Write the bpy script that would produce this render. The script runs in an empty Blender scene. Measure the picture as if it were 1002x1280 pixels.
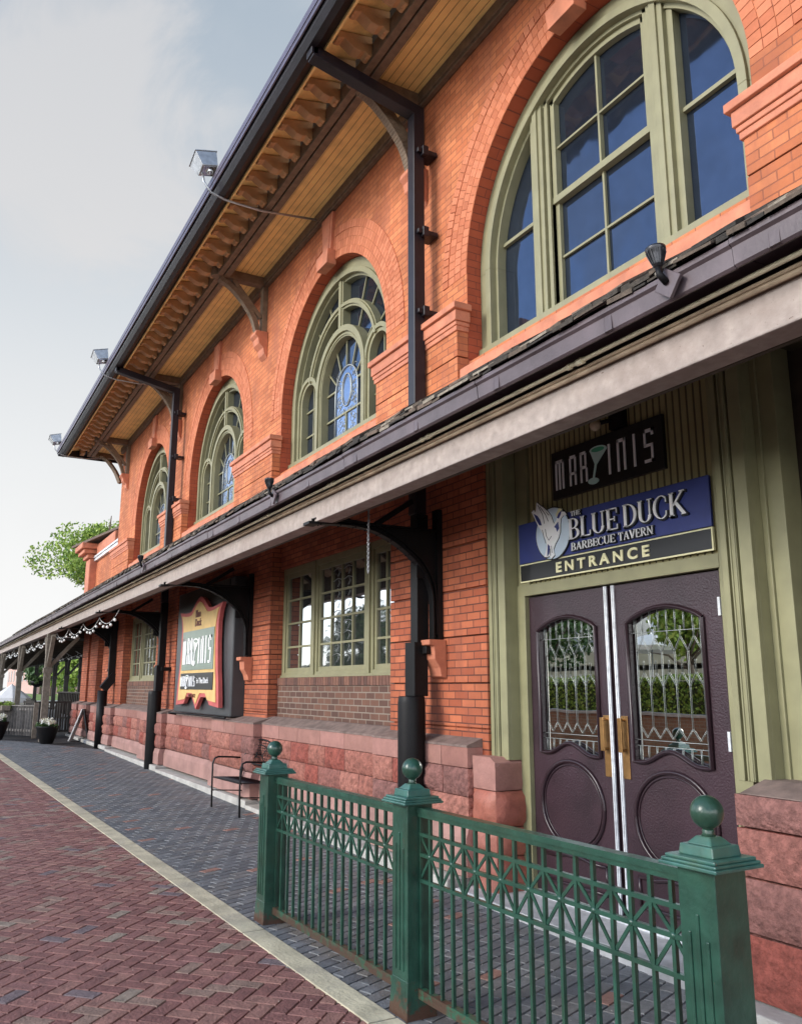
import bpy, math, random
from mathutils import Vector, Matrix, noise
random.seed(7)
R = math.radians
S = bpy.context.scene
COL = S.collection
PI = math.pi

# ------------------------------------------------------------------ camera
cam_d = bpy.data.cameras.new("camera"); cam = bpy.data.objects.new("camera", cam_d); COL.objects.link(cam)
cam_d.sensor_fit = 'VERTICAL'; cam_d.sensor_height = 24.0
cam_d.lens = 24.0*1048/1280
cam_d.clip_start = 0.05; cam_d.clip_end = 2000
pitch = math.atan(218/1048); yaw = R(29.2)
fw = Vector((-math.cos(yaw)*math.cos(pitch), math.sin(yaw)*math.cos(pitch), math.sin(pitch)))
rt = fw.cross(Vector((0, 0, 1))).normalized(); up = rt.cross(fw)
M = Matrix((rt, up, -fw)).transposed().to_4x4(); M.translation = Vector((0, 0, 1.65))
cam.matrix_world = M
S.camera = cam

# ------------------------------------------------------------------ light
SUN_EL, SUN_AZ = 25, 262        # azimuth measured counter-clockwise from +X: the sun stands over the track side, ahead-left
sd = bpy.data.lights.new("sun", 'SUN'); sd.energy = 1.5; sd.angle = R(20); sd.color = (1, .95, .87)
sun = bpy.data.objects.new("sun", sd); COL.objects.link(sun)
sdir = Vector((math.cos(R(SUN_EL))*math.cos(R(SUN_AZ)), math.cos(R(SUN_EL))*math.sin(R(SUN_AZ)), math.sin(R(SUN_EL))))
sun.rotation_euler = sdir.to_track_quat('Z', 'Y').to_euler(); sun.location = (0, -20, 30)

W = bpy.data.worlds.new("World"); S.world = W; W.use_nodes = True
wn, wl = W.node_tree.nodes, W.node_tree.links
wn.clear()
out = wn.new('ShaderNodeOutputWorld'); bg = wn.new('ShaderNodeBackground'); sky = wn.new('ShaderNodeTexSky')
sky.sky_type = 'NISHITA'; sky.sun_disc = False; sky.sun_elevation = R(SUN_EL); sky.sun_rotation = R(90-SUN_AZ)
sky.air_density = 1.0; sky.dust_density = 0.3; sky.ozone_density = 2.0
bg.inputs[1].default_value = 0.15
tc = wn.new('ShaderNodeTexCoord')
def wmath(op, a, b=None, c=None):
    n = wn.new('ShaderNodeMath'); n.operation = op
    for i, v in enumerate((a, b, c)):
        if v is None: continue
        if isinstance(v, (int, float)): n.inputs[i].default_value = v
        else: wl.new(v, n.inputs[i])
    return n.outputs[0]
# thin bright overcast in the northern half of the sky, blue gaps to the south
dp = wn.new('ShaderNodeVectorMath'); dp.operation = 'DOT_PRODUCT'; wl.new(tc.outputs['Generated'], dp.inputs[0])
dp.inputs[1].default_value = (-0.45, 0.89, -0.1)
nz = wn.new('ShaderNodeTexNoise'); nz.inputs['Scale'].default_value = 3.4; nz.inputs['Detail'].default_value = 7; nz.inputs['Distortion'].default_value = .6
wl.new(tc.outputs['Generated'], nz.inputs['Vector'])
def wmap(v, a, b, c, d):
    n = wn.new('ShaderNodeMapRange'); n.interpolation_type = 'SMOOTHSTEP'
    wl.new(v, n.inputs[0])
    for i, q in enumerate((a, b, c, d)): n.inputs[i+1].default_value = q
    return n.outputs[0]
side = wmap(dp.outputs['Value'], -0.10, 0.35, 0.0, 1.0)
puff = wmap(nz.outputs['Fac'], 0.47, 0.60, 0.0, 0.34)
cov = wmath('MAXIMUM', side, puff)
CLOUD_DIR = (fw*1048+rt*(95-501)-up*(175-640)).normalized()
sep = wn.new('ShaderNodeSeparateXYZ'); wl.new(tc.outputs['Generated'], sep.inputs[0])
hz = wmap(sep.outputs[2], 0.0, 0.85, 0.0, 1.0)
ramp = wn.new('ShaderNodeMix'); ramp.data_type = 'RGBA'; wl.new(hz, ramp.inputs[0])
ramp.inputs[6].default_value = (3.25, 3.25, 3.22, 1); ramp.inputs[7].default_value = (1.22, 1.50, 1.82, 1)
wisp = wmap(nz.outputs['Fac'], 0.45, 0.8, 0.0, 0.5)
cl = wn.new('ShaderNodeMix'); cl.data_type = 'RGBA'; wl.new(wisp, cl.inputs[0]); wl.new(ramp.outputs[2], cl.inputs[6]); cl.inputs[7].default_value = (2.7, 2.7, 2.72, 1)
mx = wn.new('ShaderNodeMix'); mx.data_type = 'RGBA'; wl.new(cov, mx.inputs[0]); wl.new(sky.outputs[0], mx.inputs[6]); wl.new(cl.outputs[2], mx.inputs[7])
# one loose wisp of cloud high on the left, and a milky haze low down towards the south
d2 = wn.new('ShaderNodeVectorMath'); d2.operation = 'DOT_PRODUCT'; wl.new(tc.outputs['Generated'], d2.inputs[0]); d2.inputs[1].default_value = CLOUD_DIR  # towards the wisp
nz2 = wn.new('ShaderNodeTexNoise'); nz2.inputs['Scale'].default_value = 5; nz2.inputs['Detail'].default_value = 9; nz2.inputs['Roughness'].default_value = .6; nz2.inputs['Distortion'].default_value = 1.2
wl.new(tc.outputs['Generated'], nz2.inputs['Vector'])
wv = wmath('MULTIPLY_ADD', nz2.outputs['Fac'], .05, d2.outputs['Value'])
wm = wmap(wv, 1.008, 1.026, 0.0, 0.6)
m3 = wn.new('ShaderNodeMix'); m3.data_type = 'RGBA'; wl.new(wm, m3.inputs[0]); wl.new(mx.outputs[2], m3.inputs[6]); m3.inputs[7].default_value = (2.62, 2.52, 2.48, 1)
south = wmap(dp.outputs['Value'], -0.1, 0.2, 1.0, 0.0); low = wmap(sep.outputs[2], 0.14, 0.38, 0.85, 0.0)
hzf = wmath('MULTIPLY', south, low)
m4 = wn.new('ShaderNodeMix'); m4.data_type = 'RGBA'; wl.new(hzf, m4.inputs[0]); wl.new(m3.outputs[2], m4.inputs[6]); m4.inputs[7].default_value = (16.5, 16.6, 17.0, 1)
wl.new(m4.outputs[2], bg.inputs[0]); wl.new(bg.outputs[0], out.inputs[0])

S.view_settings.view_transform = 'Standard'; S.view_settings.look = 'None'
S.view_settings.gamma = 1; S.view_settings.exposure = 1.0
S.render.engine = 'CYCLES'
S.cycles.max_bounces = 6

def gz(x): return -0.01*(max(min(x, 12), -70)+8)

# ------------------------------------------------------------------ mesh helper
class MB:
    def __init__(s): s.v = []; s.f = []; s.m = []; s.s = []
    def quad(s, pts, m=0, sm=False):
        b = len(s.v); s.v += [tuple(p) for p in pts]; s.f.append(tuple(range(b, b+len(pts)))); s.m.append(m); s.s.append(sm)
    def box(s, x0, x1, y0, y1, z0, z1, m=0):
        if x0 > x1: x0, x1 = x1, x0
        if y0 > y1: y0, y1 = y1, y0
        if z0 > z1: z0, z1 = z1, z0
        s.hexa([(x0, y0, z0), (x1, y0, z0), (x1, y1, z0), (x0, y1, z0), (x0, y0, z1), (x1, y0, z1), (x1, y1, z1), (x0, y1, z1)], m)
        return s
    def hexa(s, p, m=0):
        b = len(s.v); s.v += [tuple(q) for q in p]
        for f in ((0, 3, 2, 1), (4, 5, 6, 7), (0, 1, 5, 4), (1, 2, 6, 5), (2, 3, 7, 6), (3, 0, 4, 7)):
            s.f.append(tuple(b+i for i in f)); s.m.append(m); s.s.append(False)
        return s
    def obox(s, c, ax, L, w, h, m=0):
        """box centred at c, long axis ax (horizontal or any), width w, height h"""
        a = Vector(ax).normalized(); u = Vector((0, 0, 1))
        if abs(a.dot(u)) > .95: u = Vector((0, 1, 0))
        b = a.cross(u).normalized(); u = b.cross(a)
        c = Vector(c); P = []
        for k in (-1, 1):
            for i, j in ((-1, -1), (1, -1), (1, 1), (-1, 1)):
                P.append(c+a*(i*L/2)+b*(j*w/2)+u*(k*h/2))
        return s.hexa(P, m)
    def bar(s, p, q, w, h, m=0):
        p = Vector(p); q = Vector(q); return s.obox((p+q)/2, q-p, (q-p).length, w, h, m)
    def prism(s, poly, axis, a, b, m=0, sm=False):
        """poly 2-D, extruded along axis 'x' (poly=(y,z)), 'y' (poly=(x,z)) or 'z' (poly=(x,y))"""
        def P(u, v, t):
            return {'x': (t, u, v), 'y': (u, t, v), 'z': (u, v, t)}[axis]
        n = len(poly); k = len(s.v)
        s.v += [P(u, v, a) for u, v in poly]+[P(u, v, b) for u, v in poly]
        s.f.append(tuple(range(k, k+n))[::-1]); s.m.append(m); s.s.append(False)
        s.f.append(tuple(range(k+n, k+2*n))); s.m.append(m); s.s.append(False)
        for i in range(n):
            j = (i+1) % n
            s.f.append((k+i, k+j, k+n+j, k+n+i)); s.m.append(m); s.s.append(sm)
        return s
    def tube(s, pts, r, n=8, m=0, cap=True, sm=True):
        pts = [Vector(p) for p in pts]; rings = []
        rr = r if isinstance(r, (list, tuple)) else [r]*len(pts)
        ref = None
        for i, p in enumerate(pts):
            t = (pts[min(i+1, len(pts)-1)]-pts[max(i-1, 0)]).normalized()
            if ref is None:
                ref = Vector((0, 0, 1)) if abs(t.z) < .9 else Vector((0, 1, 0))
            a = t.cross(ref).normalized(); ref = a.cross(t).normalized()
            k = len(s.v)
            for j in range(n):
                an = 2*PI*j/n
                s.v.append(tuple(p+a*(math.cos(an)*rr[i])+ref*(math.sin(an)*rr[i])))
            rings.append(k)
        for i in range(len(rings)-1):
            for j in range(n):
                s.f.append((rings[i]+j, rings[i]+(j+1) % n, rings[i+1]+(j+1) % n, rings[i+1]+j)); s.m.append(m); s.s.append(sm)
        if cap:
            s.f.append(tuple(rings[0]+j for j in range(n))[::-1]); s.m.append(m); s.s.append(False)
            s.f.append(tuple(rings[-1]+j for j in range(n))); s.m.append(m); s.s.append(False)
        return s
    def lathe(s, prof, c, n=20, m=0):
        rings = []
        for r, z in prof:
            k = len(s.v); rings.append(k)
            for j in range(n):
                a = 2*PI*j/n; s.v.append((c[0]+r*math.cos(a), c[1]+r*math.sin(a), c[2]+z))
        for i in range(len(rings)-1):
            for j in range(n):
                s.f.append((rings[i]+j, rings[i]+(j+1) % n, rings[i+1]+(j+1) % n, rings[i+1]+j)); s.m.append(m); s.s.append(True)
        s.f.append(tuple(rings[0]+j for j in range(n))[::-1]); s.m.append(m); s.s.append(False)
        s.f.append(tuple(rings[-1]+j for j in range(n))); s.m.append(m); s.s.append(False)
        return s
    def ball(s, c, r, n=12, m=0, sz=1.0):
        return s.lathe([(max(r*math.sin(PI*i/8), .0005), -r*sz*math.cos(PI*i/8)) for i in range(9)], c, n, m)
    def arc(s, cx, cz, r0, r1, y0, y1, a0, a1, n=24, m=0, sm=False):
        """curved bar in the XZ plane; angles in degrees"""
        pr = []
        for i in range(n+1):
            a = R(a0+(a1-a0)*i/n); c, q = math.cos(a), math.sin(a)
            pr.append([(cx+r0*c, y0, cz+r0*q), (cx+r1*c, y0, cz+r1*q), (cx+r1*c, y1, cz+r1*q), (cx+r0*c, y1, cz+r0*q)])
        k = len(s.v)
        for q in pr: s.v += q
        for i in range(n):
            for j in range(4):
                b = k+4*i
                s.f.append((b+j, b+4+j, b+4+(j+1) % 4, b+(j+1) % 4)); s.m.append(m); s.s.append(sm)
        s.f.append((k, k+1, k+2, k+3)); s.m.append(m); s.s.append(False)
        b = k+4*n; s.f.append((b+3, b+2, b+1, b)); s.m.append(m); s.s.append(False)
        return s
    def rock(s, x0, x1, y0, y1, z0, z1, bulge=.03, seed=0, m=0, n=7, axis='y', rough=.6):
        """stone with a hewn front (towards -Y) and hewn +X end"""
        def disp(u, v, p):
            e = min(1, 4.5*min(u, 1-u))*min(1, 4.5*min(v, 1-v))
            q = noise.noise(Vector((p[0]*7+seed*3.1, p[1]*7, p[2]*9+seed)))+.5*noise.noise(Vector((p[0]*19, p[1]*19+seed, p[2]*21)))
            return bulge*math.sqrt(e)*(1+rough*q)
        def grid(o, du, dv, nrm, nu, nv):
            k = len(s.v)
            for j in range(nv+1):
                for i in range(nu+1):
                    u, v = i/nu, j/nv
                    p = Vector(o)+Vector(du)*u+Vector(dv)*v
                    s.v.append(tuple(p+Vector(nrm)*disp(u, v, p)))
            for j in range(nv):
                for i in range(nu):
                    a = k+j*(nu+1)+i
                    s.f.append((a, a+1, a+nu+2, a+nu+1)); s.m.append(m); s.s.append(True)
        nx = max(4, int((x1-x0)/.045)); nzz = max(4, int((z1-z0)/.04)); ny = max(3, int((y1-y0)/.045))
        grid((x0, y0, z0), (x1-x0, 0, 0), (0, 0, z1-z0), (0, -1, 0), nx, nzz)
        grid((x1, y0, z0), (0, y1-y0, 0), (0, 0, z1-z0), (1, 0, 0), ny, nzz)
        s.quad([(x0, y1, z0), (x0, y0, z0), (x0, y0, z1), (x0, y1, z1)], m)
        s.quad([(x0, y0, z1), (x1, y0, z1), (x1, y1, z1), (x0, y1, z1)], m)
        s.quad([(x0, y1, z0), (x1, y1, z0), (x1, y0, z0), (x0, y0, z0)], m)
        return s
    def xf(s, mat, start=0):
        for i in range(start, len(s.v)): s.v[i] = tuple(mat @ Vector(s.v[i]))
        return s
    def build(s, name, mats, parent=None, bevel=0, loc=None, rot=None):
        me = bpy.data.meshes.new(name); me.from_pydata(s.v, [], s.f)
        if not isinstance(mats, (list, tuple)): mats = [mats]
        for q in mats: me.materials.append(q)
        me.polygons.foreach_set('material_index', s.m); me.polygons.foreach_set('use_smooth', s.s)
        me.update()
        o = bpy.data.objects.new(name, me); COL.objects.link(o)
        if parent: o.parent = parent
        if loc: o.location = loc
        if rot: o.rotation_euler = rot
        if bevel:
            b = o.modifiers.new('bevel', 'BEVEL'); b.width = bevel; b.segments = 2; b.limit_method = 'ANGLE'; b.angle_limit = R(40)
        return o

def tag(o, label=None, cat=None, group=None, kind=None):
    if label: o['label'] = label
    if cat: o['category'] = cat
    if group: o['group'] = group
    if kind: o['kind'] = kind
    return o
def empty(name, loc=(0, 0, 0), rz=0):
    o = bpy.data.objects.new(name, None); COL.objects.link(o); o.location = loc; o.rotation_euler = (0, 0, rz); o.empty_display_size = .2
    return o
def copy_tree(o, parent=None):
    c = o.copy(); COL.objects.link(c); c.parent = parent
    for ch in [q for q in list(COL.objects) if q.parent == o and q != c]: copy_tree(ch, c)
    return c
def new_text(name, txt, size, ext, mat, parent, loc, off=0.0, sx=1, spacing=1.0, font_rot=(PI/2, 0, 0)):
    cu = bpy.data.curves.new(name, 'FONT'); cu.body = txt; cu.size = size; cu.extrude = ext; cu.offset = off; cu.space_character = spacing
    t = bpy.data.objects.new(name+'_t', cu); COL.objects.link(t)
    bpy.context.view_layer.update()
    dg = bpy.context.evaluated_depsgraph_get(); me = bpy.data.meshes.new_from_object(t.evaluated_get(dg))
    bpy.data.objects.remove(t)
    me.materials.clear(); me.materials.append(mat); me.name = name
    o = bpy.data.objects.new(name, me); COL.objects.link(o); o.parent = parent; o.location = loc; o.rotation_euler = font_rot; o.scale = (sx, 1, 1)
    return o

# ------------------------------------------------------------------ materials
def mat(name): 
    m = bpy.data.materials.new(name); m.use_nodes = True
    return m, m.node_tree.nodes, m.node_tree.links, m.node_tree.nodes['Principled BSDF']
def col4(c): return (c[0], c[1], c[2], 1)
def paint(name, c, rough=.55, var=.18, scale=6, metallic=0, bump=.15, spec=.5, chips=None, chipamt=.70, stain=None, bscale=40, coat=0, island=0.0, rust=None, rust_z=.16):
    """painted / plain surface with tone variation, fine bump and optional worn patches of colour chips"""
    m, n, l, b = mat(name)
    g = n.new('ShaderNodeNewGeometry'); tx = n.new('ShaderNodeTexNoise'); tx.inputs['Scale'].default_value = scale; tx.inputs['Detail'].default_value = 6
    l.new(g.outputs['Position'], tx.inputs['Vector'])
    mr = n.new('ShaderNodeMapRange'); mr.inputs[1].default_value = .3; mr.inputs[2].default_value = .7; mr.inputs[3].default_value = 1-var; mr.inputs[4].default_value = 1+var
    l.new(tx.outputs['Fac'], mr.inputs[0])
    hs = n.new('ShaderNodeHueSaturation'); hs.inputs['Color'].default_value = col4(c); l.new(mr.outputs[0], hs.inputs['Value'])
    last = hs.outputs[0]
    if island:
        mi = n.new('ShaderNodeMapRange'); mi.inputs[3].default_value = 1-island; mi.inputs[4].default_value = 1+island
        l.new(g.outputs['Random Per Island'], mi.inputs[0])
        h2 = n.new('ShaderNodeHueSaturation'); l.new(last, h2.inputs['Color']); l.new(mi.outputs[0], h2.inputs['Value']); last = h2.outputs[0]
    if stain:
        t2 = n.new('ShaderNodeTexNoise'); t2.inputs['Scale'].default_value = 1.7; t2.inputs['Detail'].default_value = 8; t2.inputs['Roughness'].default_value = .7
        l.new(g.outputs['Position'], t2.inputs['Vector'])
        r2 = n.new('ShaderNodeMapRange'); r2.inputs[1].default_value = .5; r2.inputs[2].default_value = .68; r2.inputs[4].default_value = .75; l.new(t2.outputs['Fac'], r2.inputs[0])
        x2 = n.new('ShaderNodeMix'); x2.data_type = 'RGBA'; l.new(r2.outputs[0], x2.inputs[0]); l.new(last, x2.inputs[6]); x2.inputs[7].default_value = col4(stain); last = x2.outputs[2]
    if chips:
        t3 = n.new('ShaderNodeTexNoise'); t3.inputs['Scale'].default_value = 30; t3.inputs['Detail'].default_value = 5; t3.inputs['Roughness'].default_value = .75
        l.new(g.outputs['Position'], t3.inputs['Vector'])
        r3 = n.new('ShaderNodeMapRange'); r3.inputs[1].default_value = chipamt; r3.inputs[2].default_value = chipamt+.02; l.new(t3.outputs['Fac'], r3.inputs[0])
        x3 = n.new('ShaderNodeMix'); x3.data_type = 'RGBA'; l.new(r3.outputs[0], x3.inputs[0]); l.new(last, x3.inputs[6]); x3.inputs[7].default_value = col4(chips); last = x3.outputs[2]
    if rust:
        sp = n.new('ShaderNodeSeparateXYZ'); l.new(g.outputs['Position'], sp.inputs[0])
        zr = n.new('ShaderNodeMapRange'); zr.inputs[1].default_value = rust_z; zr.inputs[2].default_value = -.04; zr.inputs[3].default_value = 0; zr.inputs[4].default_value = .42; l.new(sp.outputs[2], zr.inputs[0])
        t5 = n.new('ShaderNodeTexNoise'); t5.inputs['Scale'].default_value = 13; t5.inputs['Detail'].default_value = 8; t5.inputs['Roughness'].default_value = .7; l.new(g.outputs['Position'], t5.inputs['Vector'])
        zr.inputs[4].default_value = .34 if rust_z < .2 else .42
        ad = n.new('ShaderNodeMath'); ad.operation = 'ADD'; l.new(zr.outputs[0], ad.inputs[0]); l.new(t5.outputs['Fac'], ad.inputs[1])
        r5 = n.new('ShaderNodeMapRange'); r5.inputs[1].default_value = .66; r5.inputs[2].default_value = .76; r5.inputs[4].default_value = .9; l.new(ad.outputs[0], r5.inputs[0])
        x5 = n.new('ShaderNodeMix'); x5.data_type = 'RGBA'; l.new(r5.outputs[0], x5.inputs[0]); l.new(last, x5.inputs[6]); x5.inputs[7].default_value = col4(rust); last = x5.outputs[2]
    l.new(last, b.inputs['Base Color'])
    b.inputs['Roughness'].default_value = rough; b.inputs['Metallic'].default_value = metallic; b.inputs['Specular IOR Level'].default_value = spec
    b.inputs['Coat Weight'].default_value = coat; b.inputs['Coat Roughness'].default_value = .15
    if bump:
        t4 = n.new('ShaderNodeTexNoise'); t4.inputs['Scale'].default_value = bscale; t4.inputs['Detail'].default_value = 6; l.new(g.outputs['Position'], t4.inputs['Vector'])
        bp = n.new('ShaderNodeBump'); bp.inputs['Strength'].default_value = bump; bp.inputs['Distance'].default_value = .01; l.new(t4.outputs['Fac'], bp.inputs['Height']); l.new(bp.outputs[0], b.inputs['Normal'])
    return m
def wallvec(n, l):
    """(u, z) coordinates running along whichever wall face is shaded"""
    g = n.new('ShaderNodeNewGeometry'); sp = n.new('ShaderNodeSeparateXYZ'); l.new(g.outputs['Position'], sp.inputs[0])
    sn = n.new('ShaderNodeSeparateXYZ'); l.new(g.outputs['True Normal'], sn.inputs[0])
    ab = n.new('ShaderNodeMath'); ab.operation = 'ABSOLUTE'; l.new(sn.outputs[0], ab.inputs[0])
    gt = n.new('ShaderNodeMath'); gt.operation = 'GREATER_THAN'; l.new(ab.outputs[0], gt.inputs[0]); gt.inputs[1].default_value = .7
    mxf = n.new('ShaderNodeMix'); l.new(gt.outputs[0], mxf.inputs[0]); l.new(sp.outputs[0], mxf.inputs[2]); l.new(sp.outputs[1], mxf.inputs[3])
    cb = n.new('ShaderNodeCombineXYZ'); l.new(mxf.outputs[0], cb.inputs[0]); l.new(sp.outputs[2], cb.inputs[1])
    return g, cb.outputs[0]
def brick(name, c1, c2, mortar, bw=.21, rh=.0755, ms=.007, rough=.8, bumpd=.006, chips=None, chipamt=.69, big=.16, soot=None):
    m, n, l, b = mat(name)
    g, vec = wallvec(n, l)
    # slightly wandering courses
    wob = n.new('ShaderNodeTexNoise'); wob.inputs['Scale'].default_value = 3; l.new(g.outputs['Position'], wob.inputs['Vector'])
    ws = n.new('ShaderNodeVectorMath'); ws.operation = 'MULTIPLY_ADD'; l.new(wob.outputs['Color'], ws.inputs[0]); ws.inputs[1].default_value = (.012, .006, 0); l.new(vec, ws.inputs[2])
    bt = n.new('ShaderNodeTexBrick'); l.new(ws.outputs[0], bt.inputs['Vector'])
    bt.inputs['Scale'].default_value = 1; bt.inputs['Brick Width'].default_value = bw; bt.inputs['Row Height'].default_value = rh
    bt.inputs['Mortar Size'].default_value = ms; bt.inputs['Mortar Smooth'].default_value = .25; bt.inputs['Bias'].default_value = -.1
    bt.inputs['Color1'].default_value = col4(c1); bt.inputs['Color2'].default_value = col4(c2); bt.inputs['Mortar'].default_value = col4(mortar)
    tx = n.new('ShaderNodeTexNoise'); tx.inputs['Scale'].default_value = 1.3; tx.inputs['Detail'].default_value = 7; tx.inputs['Roughness'].default_value = .65; l.new(g.outputs['Position'], tx.inputs['Vector'])
    mr = n.new('ShaderNodeMapRange'); mr.inputs[1].default_value = .3; mr.inputs[2].default_value = .7; mr.inputs[3].default_value = 1-big; mr.inputs[4].default_value = 1+big; l.new(tx.outputs['Fac'], mr.inputs[0])
    hs = n.new('ShaderNodeHueSaturation'); l.new(bt.outputs['Color'], hs.inputs['Color']); l.new(mr.outputs[0], hs.inputs['Value']); last = hs.outputs[0]
    if soot:
        t2 = n.new('ShaderNodeTexNoise'); t2.inputs['Scale'].default_value = 2.3; t2.inputs['Detail'].default_value = 9; t2.inputs['Roughness'].default_value = .72
        mp = n.new('ShaderNodeMapping'); mp.inputs['Scale'].default_value = (1.6, 1.6, .35); l.new(g.outputs['Position'], mp.inputs['Vector']); l.new(mp.outputs[0], t2.inputs['Vector'])
        r2 = n.new('ShaderNodeMapRange'); r2.inputs[1].default_value = .47; r2.inputs[2].default_value = .70; r2.inputs[4].default_value = .8; l.new(t2.outputs['Fac'], r2.inputs[0])
        x2 = n.new('ShaderNodeMix'); x2.data_type = 'RGBA'; l.new(r2.outputs[0], x2.inputs[0]); l.new(last, x2.inputs[6]); x2.inputs[7].default_value = col4(soot); last = x2.outputs[2]
    if chips:
        t3 = n.new('ShaderNodeTexNoise'); t3.inputs['Scale'].default_value = 16; t3.inputs['Detail'].default_value = 6; t3.inputs['Roughness'].default_value = .8; l.new(g.outputs['Position'], t3.inputs['Vector'])
        r3 = n.new('ShaderNodeMapRange'); r3.inputs[1].default_value = chipamt; r3.inputs[2].default_value = chipamt+.015; l.new(t3.outputs['Fac'], r3.inputs[0])
        x3 = n.new('ShaderNodeMix'); x3.data_type = 'RGBA'; l.new(r3.outputs[0], x3.inputs[0]); l.new(last, x3.inputs[6]); x3.inputs[7].default_value = col4(chips); last = x3.outputs[2]
    l.new(last, b.inputs['Base Color']); b.inputs['Roughness'].default_value = rough; b.inputs['Specular IOR Level'].default_value = .35
    nf = n.new('ShaderNodeTexNoise'); nf.inputs['Scale'].default_value = 55; nf.inputs['Detail'].default_value = 4; l.new(g.outputs['Position'], nf.inputs['Vector'])
    ad = n.new('ShaderNodeMath'); ad.operation = 'MULTIPLY_ADD'; l.new(bt.outputs['Fac'], ad.inputs[0]); ad.inputs[1].default_value = -1.0
    sc = n.new('ShaderNodeMath'); sc.operation = 'MULTIPLY'; l.new(nf.outputs['Fac'], sc.inputs[0]); sc.inputs[1].default_value = .35; l.new(sc.outputs[0], ad.inputs[2])
    bp = n.new('ShaderNodeBump'); bp.inputs['Strength'].default_value = .8; bp.inputs['Distance'].default_value = bumpd; l.new(ad.outputs[0], bp.inputs['Height']); l.new(bp.outputs[0], b.inputs['Normal'])
    return m
def boards(name, c, axis, pitch_, groove, rough=.55, chips=None, chipamt=.7, var=.12):
    """boards with grooves at a fixed pitch along a world axis"""
    m, n, l, b = mat(name)
    g = n.new('ShaderNodeNewGeometry'); sp = n.new('ShaderNodeSeparateXYZ'); l.new(g.outputs['Position'], sp.inputs[0])
    dv = n.new('ShaderNodeMath'); dv.operation = 'DIVIDE'; l.new(sp.outputs[axis], dv.inputs[0]); dv.inputs[1].default_value = pitch_
    fr = n.new('ShaderNodeMath'); fr.operation = 'FRACT'; l.new(dv.outputs[0], fr.inputs[0])
    fl = n.new('ShaderNodeMath'); fl.operation = 'FLOOR'; l.new(dv.outputs[0], fl.inputs[0])
    wn_ = n.new('ShaderNodeTexWhiteNoise'); wn_.noise_dimensions = '1D'; l.new(fl.outputs[0], wn_.inputs['W'])
    pp = n.new('ShaderNodeMath'); pp.operation = 'PINGPONG'; l.new(fr.outputs[0], pp.inputs[0]); pp.inputs[1].default_value = .5
    ed = n.new('ShaderNodeMapRange'); ed.inputs[1].default_value = groove*.6; ed.inputs[2].default_value = groove; l.new(pp.outputs[0], ed.inputs[0])
    tx = n.new('ShaderNodeTexNoise'); tx.inputs['Scale'].default_value = 4; tx.inputs['Detail'].default_value = 7; l.new(g.outputs['Position'], tx.inputs['Vector'])
    mr = n.new('ShaderNodeMapRange'); mr.inputs[1].default_value = .3; mr.inputs[2].default_value = .7; mr.inputs[3].default_value = 1-var; mr.inputs[4].default_value = 1+var; l.new(tx.outputs['Fac'], mr.inputs[0])
    mw = n.new('ShaderNodeMapRange'); mw.inputs[3].default_value = .93; mw.inputs[4].default_value = 1.06; l.new(wn_.outputs['Value'], mw.inputs[0])
    mm = n.new('ShaderNodeMath'); mm.operation = 'MULTIPLY'; l.new(mr.outputs[0], mm.inputs[0]); l.new(mw.outputs[0], mm.inputs[1])
    hs = n.new('ShaderNodeHueSaturation'); hs.inputs['Color'].default_value = col4(c); l.new(mm.outputs[0], hs.inputs['Value'])
    xg = n.new('ShaderNodeMix'); xg.data_type = 'RGBA'; l.new(ed.outputs[0], xg.inputs[0]); xg.inputs[6].default_value = (c[0]*.3, c[1]*.27, c[2]*.25, 1); l.new(hs.outputs[0], xg.inputs[7]); last = xg.outputs[2]
    if chips:
        t3 = n.new('ShaderNodeTexNoise'); t3.inputs['Scale'].default_value = 20; t3.inputs['Detail'].default_value = 5; t3.inputs['Roughness'].default_value = .8; l.new(g.outputs['Position'], t3.inputs['Vector'])
        r3 = n.new('ShaderNodeMapRange'); r3.inputs[1].default_value = chipamt; r3.inputs[2].default_value = chipamt+.02; l.new(t3.outputs['Fac'], r3.inputs[0])
        x3 = n.new('ShaderNodeMix'); x3.data_type = 'RGBA'; l.new(r3.outputs[0], x3.inputs[0]); l.new(last, x3.inputs[6]); x3.inputs[7].default_value = col4(chips); last = x3.outputs[2]
    l.new(last, b.inputs['Base Color']); b.inputs['Roughness'].default_value = rough
    bp = n.new('ShaderNodeBump'); bp.inputs['Strength'].default_value = 1; bp.inputs['Distance'].default_value = .008; l.new(ed.outputs[0], bp.inputs['Height']); l.new(bp.outputs[0], b.inputs['Normal'])
    return m
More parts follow.
